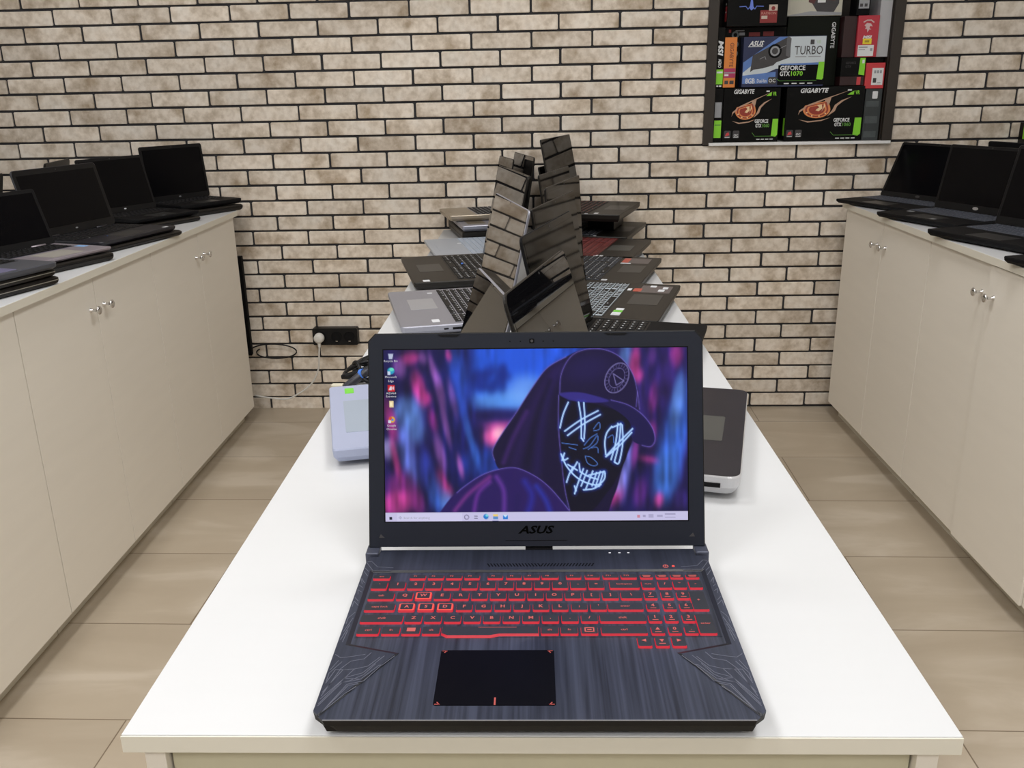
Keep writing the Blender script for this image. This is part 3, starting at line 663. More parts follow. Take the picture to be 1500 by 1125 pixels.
def base_outline(w, d, r): return lambda i: rrect(-w/2+i, w/2-i, i, d-i, max(r-i*.4, .002), 5)
def laptop(name, label, side, corner, which, ang, w, ztop, dep, hs, beta, th=.022, cat='laptop', group=None,
           case=DKCASE, deck=None, keys=(BLACK, KEYBLK, KEYBLK, LEGEND), kb=(.04, .96, .44, .90), numpad=True,
           tpad=(.34, .66, .06, .36), tpm=TPADD, screen=GLASS, lid_edge=None, bezel=None, stickers=(), r=.008,
           logo=None, bez=(.012, .012, .018), webcam=True, leds=(), ports=False, nub=False, kh=.0022, feet=True, lidth=.0065):
    """corner: world xy of the palm edge corner, which = 'A' far corner or 'B' near corner; ang: palm edge direction from +Y towards +X"""
    a = math.radians(ang); u = Vector((math.sin(a), math.cos(a))); s = 1 if side == 'L' else -1
    d = Vector((math.cos(a), -math.sin(a)))*s
    c = Vector(corner)+(u*(-w/2) if which == 'A' else u*(w/2))
    t = thing(name, label, cat, (c.x, c.y, ztop-th), math.atan2(-d.x, d.y), group)
    deck = deck or case
    bezel = bezel or (screen if screen in (GLASS, GLASS_HI, SATIN) else BLACK)
    fo = .0025 if feet else 0.0
    out = base_outline(w, dep, r)
    b = MB(); b.loft([ring(out(.007), fo), ring(out(.001), fo+th*.35), ring(out(0), th-.0022), ring(out(.0012), th)], 0, mtop=1)
    base = b.build('base_case', [case, deck], t)
    if feet:
        for sx in (-1, 1):
            for yy in (.03, dep-.03):
                f = MB(); f.prism(rrect(sx*(w/2-.05)-.016, sx*(w/2-.05)+.016, yy-.004, yy+.004, .0035, 3), 0, fo); f.build('rubber_foot', BLACKM, base)
    X = lambda f: -w/2+f*w
    k = keyboard_mesh(X(kb[0]), X(kb[1]), kb[2]*dep, kb[3]*dep, th, numpad=numpad, kh=kh)
    kbo = k.build('keyboard', list(keys), t)
    if nub:
        f = MB(); f.lathe([(.0035, 0), (.004, .002), (.0025, .004), (.001, .0042)], 12, 0, Matrix.Translation((X(.44), dep*.62, th+kh-.0005))); f.build('pointing_stick', STK_B, kbo)
    tp = MB(); tp.prism(rrect(X(tpad[0]), X(tpad[1]), tpad[2]*dep, tpad[3]*dep, .003, 3), th-.0003, th+.0004); tp.build('touchpad', tpm, t)
    for si, (sx0, sx1, sy0, sy1, sm) in enumerate(stickers):
        f = MB(); f.prism(rrect(X(sx0), X(sx1), sy0*dep, sy1*dep, .0015, 2), th-.0002, th+.0004+.00012*si); f.build('sticker', sm, t)
    for (lx, ly, lm) in leds:
        f = MB(); f.disc(X(lx), ly*dep, .0022, th-.0002, th+.0005, 0, 10); f.build('status_light', lm, t)
    if ports:
        sx = w/2 if side == 'L' else -w/2     # the side turned to the viewer
        for (py, pw, ph) in ports:
            f = MB(); q = sorted((sx-s*.0006, sx+s*.0004)); f.box(q[0], q[1], py*dep-pw/2, py*dep+pw/2, th*.55-ph/2, th*.55+ph/2); f.build('port', BLACKM, t)
    hg = MB()
    for sx in (-1, 1):
        hg.tube([(sx*w*.30-.022, dep-.0085, th+.0005), (sx*w*.30+.022, dep-.0085, th+.0005)], .0036, 10)
    hg.build('hinge', BLACK if case in (DKCASE, BLACK) else case, t, smooth=True)
    # lid: local x across, y up the screen, z towards the user
    b = MB(); le = lid_edge or case
    lo = lambda i: rrect(-w/2+i, w/2-i, -.0015+i*.2, hs-i, r, 5)
    b.loft([ring(lo(.003), -lidth), ring(lo(0), -lidth+.002), ring(lo(0), -.0012), ring(lo(.0014), 0)], 0, mtop=1)
    lid = b.build('lid', [le, bezel], t, loc=(0, dep-.008, th+.0020), rot=(math.radians(180-beta), 0, 0))
    sc = MB(); sc.box(-w/2+bez[0], w/2-bez[0], bez[2], hs-bez[1], -.0002, .0003); so = sc.build('screen', screen, lid)
    if webcam:
        f = MB(); f.disc(0, hs-bez[1]/2, .0018, 0, .0005, 0, 10); f.build('webcam', DKP, lid)
    if logo:
        kind, lm, lx, ly, lw = logo
        f = MB()
        if kind == 'dot': f.disc(lx, ly, lw*.45, -.0001, .0005, 0, 14, rx=lw)
        else: f.text(kind, lx, ly, .0004, lw, 0, bold=.01)
        f.build('logo', lm, lid)
    return t

def closed_laptop(label, side, corner, which, ang, w, z0, dep, th=.018, case=DKCASE, seam=None, group=None, r=.012):
    a = math.radians(ang); u = Vector((math.sin(a), math.cos(a))); s = 1 if side == 'L' else -1
    d = Vector((math.cos(a), -math.sin(a)))*s
    c = Vector(corner)+(u*(-w/2) if which == 'A' else u*(w/2))
    t = thing('closed_laptop', label, 'laptop', (c.x, c.y, z0), math.atan2(-d.x, d.y), group)
    out = base_outline(w, dep, r); h = th*.60
    b = MB(); b.loft([ring(out(.009), .0), ring(out(.002), h*.4), ring(out(0), h-.001), ring(out(.001), h)], 0); b.build('base_case', case, t)
    b = MB(); b.loft([ring(out(.001), h+.0006), ring(out(0), h+.0016), ring(out(.0005), th-.003), ring(out(.005), th)], 0); b.build('lid', case, t)
    b = MB(); b.loft([ring(out(.0004), h-.0006), ring(out(.0004), h+.0012)], 0); b.build('trim_band', seam or BLACKM, t)
    return t
LT = 'laptops in the left row on the table'; RTG = 'laptops in the right row on the table'
LC_ = 'laptops on the left counter'; RC_ = 'laptops on the right counter'
dW = mat('white_light', (.7, .7, .7), .4, noise=.02)

# -- left row on the display table (their keyboards point left)
laptop('laptop', 'pale blue laptop with a green sticker just left behind the running gaming laptop', 'L', (-.354, .833), 'A', -13.3, .29, .030, .215, .200, 107, th=.024, group=LT,
       case=BLUESIL, tpad=(.28, .78, .10, .52), tpm=TPADB, keys=(SILKEY, SILKEY, SILKEY, LEGEND), numpad=False, kb=(.04, .96, .56, .92), lid_edge=SILVER, r=.006,
       stickers=((.055, .15, .12, .19, STK_G),), bez=(.006, .006, .012))
laptop('laptop', 'silver laptop with black keys and a small white sticker, second in the left row', 'L', (-.375, 1.610), 'A', -13.4, .367, .025, .242, .242, 102.5, group=LT,
       case=SILVER, tpad=(.28, .58, .16, .42), tpm=TPADS, keys=(SILVER, KEYBLK, KEYBLK, LEGEND), kb=(.045, .955, .50, .92), lid_edge=SILVER,
       stickers=((.86, .93, .30, .37, STK_W), (.10, .125, .40, .45, STK_W)), screen=GLASS_HI, ports=((.41, .010, .003), (.51, .020, .005), (.585, .008, .006)), bez=(.007, .008, .014), r=.010)
laptop('laptop', 'black business laptop with a blue pointing stick among its keys in the left row', 'L', (-.411, 2.105), 'A', -13.1, .40, .026, .264, .270, 102, group=LT,
       case=DKCASE, tpad=(.36, .64, .12, .38), keys=(BLACK, KEYBLK, KEYBLK, LEGEND), kb=(.06, .94, .46, .90), lid_edge=DKCASE, nub=True, ports=((.80, .05, .006), (.93, .008, .006)),
       stickers=((.92, .975, .10, .17, STK_W),), bez=(.008, .010, .016))
laptop('laptop', 'pale silver laptop with pale keys behind the black business laptop', 'L', (-.381, 2.452), 'A', -13.4, .352, .024, .235, .242, 106, th=.019, group=LT,
       case=SILVER2, tpad=(.30, .66, .10, .42), tpm=SILVER2, keys=(SILVER2, SILKEY, SILKEY, LEGEND), kb=(.04, .96, .48, .92), lid_edge=DKCASE, stickers=((.30, .34, .42, .48, STK_W),), bez=(.007, .009, .015))
# the stack at the far end of the left row
closed_laptop('thick closed black laptop at the bottom of the stack by the brick wall, left row', 'L', (-.250, 2.496), 'B', -13.6, .345, 0, .232, .040)
laptop('laptop', 'silver laptop stacked at the far left end of the table under the champagne one', 'L', (-.250, 2.492), 'B', -13.6, .345, .0625, .230, .225, 99, th=.022, group=LT, feet=True,
       case=SILVER, tpad=(.62, .88, .12, .40), tpm=mat('brown_reflection_touchpad', (.20, .17, .13), .3, .3, noise=.05), keys=(SILVER, KEYBLK, KEYBLK, LEGEND), kb=(.06, .94, .52, .92), lid_edge=DKCASE,  # touchpad base colour has a brownish reflection painted into it
       stickers=((.52, .60, .44, .50, STK_W),), bez=(.008, .009, .015))
laptop('laptop', 'small champagne laptop with a black keyboard, farthest in the left row by the brick wall', 'L', (-.362, 2.805), 'A', -15.5, .225, .0850, .212, .190, 100, th=.0220, group=LT,
       case=GOLDEN, tpad=(.30, .66, .10, .38), tpm=GOLDEN, keys=(SILVER, KEYBLK, KEYBLK, LEGEND), kb=(.06, .94, .50, .94), numpad=False, lid_edge=DKCASE, bez=(.008, .009, .015))

# -- right row on the display table (their keyboards point right)
laptop('laptop', 'dark laptop with silver rim and a blue sticker just right behind the running gaming laptop', 'R', (.350, .785), 'A', 14.2, .36, .035, .250, .232, 107, th=.029, group=RTG,
       case=mat('light_rim_case', (.60, .60, .62), .35, .3, noise=.03), deck=mat('dark_palm_rest', (.022, .020, .026), .35, noise=.15), tpad=(.34, .62, .12, .40), tpm=TPADL, keys=(BLACK, KEYBLK, KEYBLK, LEGEND),
       kb=(.05, .95, .50, .92), lid_edge=DKCASE, stickers=((.92, .975, .34, .46, STK_LB),), ports=((.30, .10, .006),), r=.016, bez=(.008, .012, .014))
laptop('laptop', 'black laptop with large pale key legends half hidden behind the gaming laptop lid', 'R', (.371, 1.255), 'A', 15.5, .382, .025, .257, .240, 103, group=RTG, screen=SATIN,
       case=BLACKM, keys=(BLACK, KEYBLK, KEYBLK, LEGEND), kb=(.04, .96, .48, .92), bez=(.010, .014, .020), r=.012)
laptop('laptop', 'black laptop with white outlined keys and a green sticker in the right row', 'R', (.376, 1.658), 'A', 16.0, .388, .025, .256, .236, 98.7, group=RTG, screen=SATIN,
       case=DKCASE, keys=(BLACK, KEYEDGE, KEYBLK, LEGEND), kb=(.05, .95, .50, .92), tpad=(.38, .66, .10, .38), kh=.0028,
       stickers=((.72, .93, .06, .36, STK_GR), (.74, .83, .34, .42, STK_R), (.76, .82, .44, .48, STK_W), (.84, .90, .10, .15, STK_W), (.76, .82, .12, .18, STK_W), (.88, .93, .22, .28, STK_W), (.08, .15, .36, .44, STK_W), (.155, .20, .36, .44, STK_G), (.205, .25, .36, .43, STK_W)), bez=(.008, .012, .018), r=.005)
laptop('laptop', 'black laptop with pale key legends and a red info sticker in the right row', 'R', (.380, 2.045), 'A', 16.1, .375, .025, .248, .238, 93.5, group=RTG, screen=SATIN,
       case=DKCASE, keys=(BLACK, GREYKEY, KEYBLK, LEGEND), kb=(.05, .95, .46, .92), tpad=(.36, .64, .10, .36),
       stickers=((.72, .93, .10, .42, STK_GR), (.74, .92, .34, .42, STK_R), (.70, .73, .30, .42, STK_W), (.04, .08, .38, .44, STK_W)), bez=(.008, .012, .018), r=.005)
laptop('laptop', 'black laptop with a dark red keyboard in the right row', 'R', (.392, 2.388), 'A', 16.5, .355, .025, .258, .240, 99, group=RTG, screen=SATIN,
       case=DKCASE, keys=(DKRED, REDKEY, DKRED, mat('red_legend', (.40, .05, .03), .5, noise=.05)), kb=(.04, .97, .44, .94), tpad=(.34, .62, .12, .40), tpm=TPADL,
       stickers=((.03, .08, .36, .40, STK_W), (.03, .08, .42, .47, STK_W)), bez=(.008, .012, .018), r=.005)
laptop('laptop', 'black laptop with slate grey keys, second from the brick wall in the right row', 'R', (.423, 2.79), 'A', 16.8, .375, .026, .262, .235, 104, group=RTG, screen=SATIN,
       case=DKCASE, keys=(BLACK, GREYKEY, GREYKEY, LEGEND), kb=(.05, .95, .44, .92), stickers=((.64, .70, .34, .40, STK_W), (.02, .05, .42, .46, STK_W)), bez=(.008, .012, .018), r=.005)
t = thing('carton', 'flat black carton propping up the last laptop of the right row by the brick wall', 'box', (.262, 2.67, .0290), math.radians(-17))
MB().box(-.050, .045, -.080, .090, 0, .0475).build('box_body', BX, t, bevel=.001)
laptop('laptop', 'dark laptop whose lid reaches highest, propped up at the far right end of the table', 'R', (.395, 2.768), 'A', 17, .375, .105, .234, .246, 101, th=.027, group=RTG, screen=SATIN,
       case=DKCASE, keys=(mat('brown_tray', (.035, .018, .015), .5, noise=.1), KEYBLK, KEYBLK, STK_R), kb=(.05, .95, .48, .92), stickers=((.04, .11, .34, .40, STK_W), (.02, .05, .48, .53, STK_W)), bez=(.008, .014, .018), r=.005)

# -- left counter (screens face right)
kbk = (BLACK, KEYBLK, KEYBLK, mat('dim_legend', (.05, .05, .06), .5, noise=.05))
dot = lambda m=GYP: ('dot', m, 0.0, .010, .005)
Z = CT_Z
laptop('laptop', 'open black laptop on the left counter nearest the brick wall, tallest of that stack', 'R', (-1.097, 2.766), 'A', 31.0, .273, .140, .186, .195, 95.2, th=.020, group=LC_,
       case=BLACKM, keys=kbk, numpad=False, screen=MATTE_SCR, logo=dot(), bez=(.010, .012, .018), r=.008)
closed_laptop('closed black laptop under the open one nearest the brick wall, left counter', 'R', (-1.090, 2.760), 'A', 30, .28, Z, .20, .0215)
laptop('laptop', 'open black laptop with a pale badge, second from the wall on the left counter', 'R', (-1.161, 2.497), 'A', 26, .268, .130, .217, .187, 104.4, th=.017, group=LC_,
       case=BLACKM, keys=kbk, numpad=False, screen=MATTE_SCR, logo=dot(STK_W), bez=(.009, .010, .018), stickers=((.42, .48, .06, .12, STK_W),), leds=((.60, .30, GYP),))
closed_laptop('closed black laptop under the open one with the pale badge, left counter', 'R', (-1.148, 2.472), 'A', 26, .25, Z, .21, .0155)
laptop('laptop', 'open dark laptop with a blue status light, middle of the left counter', 'R', (-1.100, 2.125), 'A', 15, .331, .130, .230, .192, 104, th=.017, group=LC_,
       case=mat('navy_black_case', (.012, .012, .018), .4, noise=.1), keys=kbk, screen=MATTE_SCR, logo=dot(), bez=(.014, .016, .022), leds=((.32, .30, STK_B), (.20, .42, GYP)), stickers=((.86, .92, .04, .09, STK_W),), r=.012)
closed_laptop('closed black laptop under the dark one with the blue light, left counter', 'R', (-1.088, 2.15), 'A', 15, .335, Z, .235, .0155, r=.02)
laptop('laptop', 'open silver edged laptop with blue sticker and grey touchpad on the left counter', 'R', (-1.119, 1.722), 'A', 20.0, .282, .133, .206, .150, 108, th=.014, group=LC_,
       case=mat('mauve_silver_case', (.36, .32, .36), .35, .4, noise=.04), bezel=BLACK, keys=(mat('navy_tray', (.02, .02, .045), .4, noise=.1), KEYBLK, KEYBLK, kbk[3]), kb=(.06, .90, .52, .92), numpad=False,
       tpad=(.36, .72, .05, .44), tpm=mat('beige_touchpad', (.34, .32, .29), .4, noise=.04), screen=MATTE_SCR, lid_edge=BLACKM, bez=(.010, .010, .016), stickers=((.90, .965, .34, .50, STK_LB),), r=.006)
closed_laptop('thick closed black laptop under the silver edged one, left counter', 'R', (-1.112, 1.722), 'A', 20, .28, Z, .215, .0215)
SEAMS = mat('silver_trim', (.42, .40, .36), .35, .6, noise=.03)
closed_laptop('closed black laptop with a silver seam, lowest of the stack at the photo left edge', 'R', (-1.103, 1.415), 'A', 16, .335, Z, .225, .0190, seam=SEAMS)
closed_laptop('closed black laptop with a silver seam, middle of the stack at the photo left edge', 'R', (-1.105, 1.410), 'A', 16, .332, Z+.0194, .225, .0190, seam=SEAMS)
laptop('laptop', 'open slate grey laptop on top of the silver seamed stack at the photo left edge', 'R', (-1.096, 1.400), 'A', 18, .34, Z+.0388+.016, .214, .21, 100, th=.0158, group=LC_,
       case=mat('slate_case', (.09, .095, .115), .35, .3, noise=.05), keys=kbk, kb=(.06, .94, .48, .92), tpad=(.40, .70, .05, .40), tpm=mat('violet_touchpad', (.16, .15, .26), .3, noise=.05), screen=MATTE_SCR, lid_edge=mat('grey_lid', (.05, .05, .055), .4, noise=.05), bez=(.008, .008, .014), feet=False)
# a second row behind, only lid corners show
laptop('laptop', 'laptop far back on the left counter by the brick wall showing one brown lid corner', 'L', (-1.929, 2.70), 'A', -9.4, .26, .121, .190, .176, 100.9, th=.022, group=LC_, case=DKCASE, keys=kbk)
laptop('laptop', 'laptop far back on the left counter showing a lid corner at the photo edge', 'L', (-1.948, 2.295), 'A', -7.3, .26, .117, .192, .164, 101.7, th=.018, group=LC_, case=DKCASE, keys=kbk)

# -- right counter (screens face left)
GK = (BLACK, GREYKEY, GREYKEY, mat('mid_legend', (.16, .16, .20), .5, noise=.05))
laptop('laptop', 'open black laptop with slate keys on the right counter nearest the brick wall', 'L', (1.091, 2.697), 'A', -24, .345, .115, .216, .205, 114, th=.016, group=RC_,
       case=BLACKM, keys=GK, kb=(.04, .96, .50, .94), screen=MATTE_SCR, logo=('dot', DKP, 0, .010, .010), bez=(.010, .010, .018), lid_edge=DKCASE)
laptop('laptop', 'open black laptop with a silver badge, second from the wall on the right counter', 'L', (1.102, 2.325), 'A', -21, .335, .117, .244, .203, 101, th=.018, group=RC_,
       case=BLACKM, keys=GK, kb=(.05, .95, .48, .94), screen=MATTE_SCR, logo=('dot', mat('badge_grey', (.35, .33, .32), .4, noise=.03), 0, .012, .011), bez=(.010, .010, .022), stickers=((.10, .17, .38, .44, GYP), (.60, .66, .10, .15, GYP)), lid_edge=DKCASE)
laptop('laptop', 'open black laptop with speckled grey keys, third from the brick wall on the right counter', 'L', (1.103, 1.936), 'A', -20, .36, .119, .251, .222, 103, th=.020, group=RC_,
       case=BLACKM, keys=GK, kb=(.05, .95, .48, .94), screen=MATTE_SCR, bez=(.010, .010, .022), lid_edge=mat('charcoal_lid', (.03, .03, .034), .4, noise=.05))
laptop('laptop', 'black laptop corner sticking out over the right counter at the photo right edge', 'L', (1.108, 1.515), 'A', -18, .36, .117, .245, .215, 105, th=.018, group=RC_,
       case=BLACKM, keys=GK, screen=MATTE_SCR, lid_edge=DKCASE)
laptop('laptop', 'laptop far back on the right counter showing only its dark upper lid corner', 'R', (1.779, 2.717), 'A', -21.2, .33, .116, .193, .196, 96.2, th=.0185, group=RC_, case=BLACKM, keys=kbk, lid_edge=BLACKM)
t = thing('carton', 'black and lime green carton standing far back on the right counter at the photo edge', 'box', (1.795, 2.74, CT_Z), 0)
MB().box(-.02, .08, 0, .08, 0, .268).build('box_body', BX, t, bevel=.001)
MB().box(-.0206, -.0201, .0, .05, .212, .262).build('green_panel', GT, t)

# ---------------------------------------------------------------- the running gaming laptop in front
def brushed(name, rgb, rough, metal, lo, hi):
    m = bpy.data.materials.new(name); m.use_nodes = True; nt = m.node_tree; b = nt.nodes['Principled BSDF']
    tc = nt.nodes.new('ShaderNodeTexCoord'); mp = nt.nodes.new('ShaderNodeMapping'); mp.inputs['Scale'].default_value = (260, 5, 5)
    m2 = nt.nodes.new('ShaderNodeMapping'); m2.inputs['Scale'].default_value = (45, 2.2, 2)
    n1 = nt.nodes.new('ShaderNodeTexNoise'); n1.inputs['Scale'].default_value = 1; n1.inputs['Detail'].default_value = 5
    n2 = nt.nodes.new('ShaderNodeTexNoise'); n2.inputs['Scale'].default_value = 1; n2.inputs['Detail'].default_value = 3
    for a, n in ((mp, n1), (m2, n2)):
        nt.links.new(tc.outputs['Object'], a.inputs[0]); nt.links.new(a.outputs[0], n.inputs['Vector'])
    ad = nt.nodes.new('ShaderNodeMath'); ad.operation = 'MULTIPLY_ADD'; ad.inputs[1].default_value = 0.55
    sc_ = nt.nodes.new('ShaderNodeMath'); sc_.operation = 'MULTIPLY'; sc_.inputs[1].default_value = 0.45
    nt.links.new(n2.outputs['Fac'], sc_.inputs[0]); nt.links.new(n1.outputs['Fac'], ad.inputs[0]); nt.links.new(sc_.outputs[0], ad.inputs[2])
    rp = nt.nodes.new('ShaderNodeValToRGB'); e = rp.color_ramp.elements
    e[0].position = 0.38; e[0].color = (*[c*lo for c in rgb], 1); e[1].position = 0.62; e[1].color = (*[c*hi for c in rgb], 1)
    nt.links.new(ad.outputs[0], rp.inputs['Fac']); nt.links.new(rp.outputs[0], b.inputs['Base Color'])
    b.inputs['Roughness'].default_value = rough; b.inputs['Metallic'].default_value = metal
    b.inputs['Anisotropic'].default_value = 0.5
    return m
PLATE = brushed('brushed_dark_metal', (0.052, 0.060, 0.092), 0.34, 0.55, 0.50, 1.45)
FRAME = brushed('brushed_frame', (0.036, 0.042, 0.068), 0.40, 0.45, 0.75, 1.2)
BEVELM = mat('dark_bevel', (0.008, 0.009, 0.014), 0.4, noise=0.1)
TRACE = mat('engraved_lines', (0.15, 0.16, 0.21), 0.4, 0.4, noise=0.05)
GAMEBLK = mat('matte_black_shell', (0.007, 0.007, 0.008), 0.5, spec=0.2, noise=0.15)
BEZEL = mat('bezel_plastic', (0.011, 0.014, 0.024), 0.5, spec=0.25, noise=0.08, nscale=(400, 400, 400))
GLOW = mat('red_backlight', (0.10, 0.005, 0.01), 0.5, emit=(0.52, 0.008, 0.024), estr=1.0, noise=0.05)
GLOW2 = mat('salmon_backlight', (0.20, 0.03, 0.02), 0.5, emit=(0.75, 0.06, 0.045), estr=1.0, noise=0.05)
LEG = mat('lit_legend', (0.15, 0.02, 0.02), 0.5, emit=(0.46, 0.10, 0.085), estr=1.0, noise=0.05)
CAP = mat('keycap', (0.016, 0.018, 0.027), 0.42, noise=0.1)

KEYROWS = [   # front edge, back edge, [(legend, left, right)] in millimetres on the deck
    (216.2,223.5,[('esc',-170.3,-153.1),('f1',-132.1,-115.9),('f2',-113.1,-96.9),('f3',-94.1,-77.9),('f4',-75.1,-59.5),('f5',-50.8,-35.3),('f6',-31.5,-15.8),('f7',-13.0,3.1),('f8',5.3,22.3),('f9',30.8,45.9),('f10',50.2,65.0),('f11',68.8,84.4),('f12',87.6,103.2),('~',107.5,120.0),('~',123.8,135.9),('~',138.7,151.3),('~',154.6,167.7)]),
    (196.4,210.4,[('`',-169.5,-153.7),('1',-150.8,-135.1),('2',-132.2,-116.5),('3',-113.6,-97.9),('4',-95.0,-79.3),('5',-76.5,-60.8),('6',-57.9,-42.3),('7',-39.4,-23.8),('8',-20.9,-5.3),('9',-2.5,13.1),('0',16.0,31.6),('-',34.4,50.0),('=',52.8,68.3),('backspace',74.3,104.1),('num',107.1,119.9),('/',123.9,136.8),('*',139.0,151.8),('-',155.1,167.9)]),
    (176.7,189.4,[('tab',-169.3,-143.7),('Q',-140.6,-124.8),('W',-121.8,-106.0),('E',-102.9,-87.2),('R',-84.1,-68.4),('T',-65.4,-49.7),('Y',-46.6,-30.9),('U',-27.9,-12.2),('I',-9.2,6.5),('O',9.5,25.1),('P',28.2,43.7),('[',46.8,62.4),(']',65.4,81.0),('\\',83.9,104.2),('7',107.3,119.5),('8',124.0,135.7),('9',139.6,151.8)]),
    (156.6,168.5,[('caps lock',-169.4,-140.0),('A',-135.9,-120.4),('S',-116.9,-101.5),('D',-98.0,-82.6),('F',-79.1,-63.8),('G',-60.2,-44.9),('H',-41.4,-26.1),('J',-22.6,-7.3),('K',-3.8,11.5),('L',15.0,30.2),(';',33.7,49.0),("'",52.5,67.7),('enter',69.3,103.2),('4',107.2,119.0),('5',123.6,135.3),('6',139.4,151.7)]),
    (136.4,148.6,[('shift',-169.7,-129.4),('Z',-126.8,-111.0),('X',-108.0,-92.1),('C',-89.1,-73.3),('V',-70.3,-54.5),('B',-51.5,-35.7),('N',-32.7,-16.9),('M',-13.9,1.8),(',',4.8,20.5),('.',23.5,39.2),('/',42.2,57.8),('shift',60.0,103.6),('1',106.5,118.5),('2',122.0,134.0),('3',138.7,150.3)]),
    (116.5,128.7,[('ctrl',-169.4,-148.9),('fn',-146.0,-129.5),('win',-127.1,-110.4),('alt',-107.8,-91.6),('space',-89.6,1.0),('alt',3.6,19.7),('fn',21.9,37.9),('menu',41.1,56.4),('ctrl',59.9,102.4),('^',106.6,118.4),('0',122.6,134.0),('.',137.7,149.4)]),
    (96.9,111.5,[('<',91.8,104.1),('v',107.9,119.8),('>',123.0,135.4)]),
    (156.6,189.4,[('+',152.0,166.9)]),
    (116.5,148.6,[('enter',151.1,166.7)]),
]
TRACES = [[(128.8,83.6),(137.7,70.3),(140.6,69.9),(153.6,50.2),(168.7,45.5),(187.5,15.1)],[(138.6,69.9),(150.3,47.9),(163.8,43.2),(183.2,5.2)],[(138.0,83.6),(150.4,63.7),(153.4,58.9),(167.3,52.5)],[(141.7,81.9),(150.3,68.6),(161.4,64.5),(167.3,52.5),(188.8,23.7)],[(150.6,88.6),(155.4,79.3),(166.8,75.9),(173.5,65.2),(186.1,28.1)],[(155.7,86.0),(168.2,82.6),(176.9,80.9),(185.1,85.9)],[(153.6,50.2),(167.6,51.7),(187.3,17.9)],[(161.4,64.5),(171.1,63.6),(176.2,50.9),(188.2,32.6)],[(144.0,71.9),(151.9,56.5),(162.9,47.9),(168.7,45.5)],[(154.3,44.0),(162.5,41.7),(183.8,3.9)],[(166.2,63.6),(178.0,63.6),(185.4,44.7)],[(174.6,75.0),(182.8,58.8),(187.1,47.8)],[(178.0,76.7),(185.9,63.6)],[(155.5,40.2),(163.1,31.2),(180.5,5.3)],[(152.8,239.4),(170.0,241.6),(178.3,253.6),(187.7,252.3)],[(154.3,233.5),(173.3,233.3),(186.1,249.9)],[(177.9,232.1),(188.8,239.0)],[(177.3,222.8),(186.2,232.0)],[(178.3,209.2),(185.9,218.1),(187.2,215.9),(180.2,206.9)],[(178.9,200.3),(185.5,204.7)],[(178.3,191.6),(185.5,195.9),(180.9,187.3)],[(178.4,174.7),(186.4,180.9)],[(176.8,166.5),(186.2,174.7),(187.4,164.4)],[(177.7,154.4),(183.3,144.5),(185.5,134.9)],[(177.8,144.6),(185.9,121.8)],[(178.7,133.1),(185.2,109.0)],[(178.9,123.7),(180.2,105.5)]]

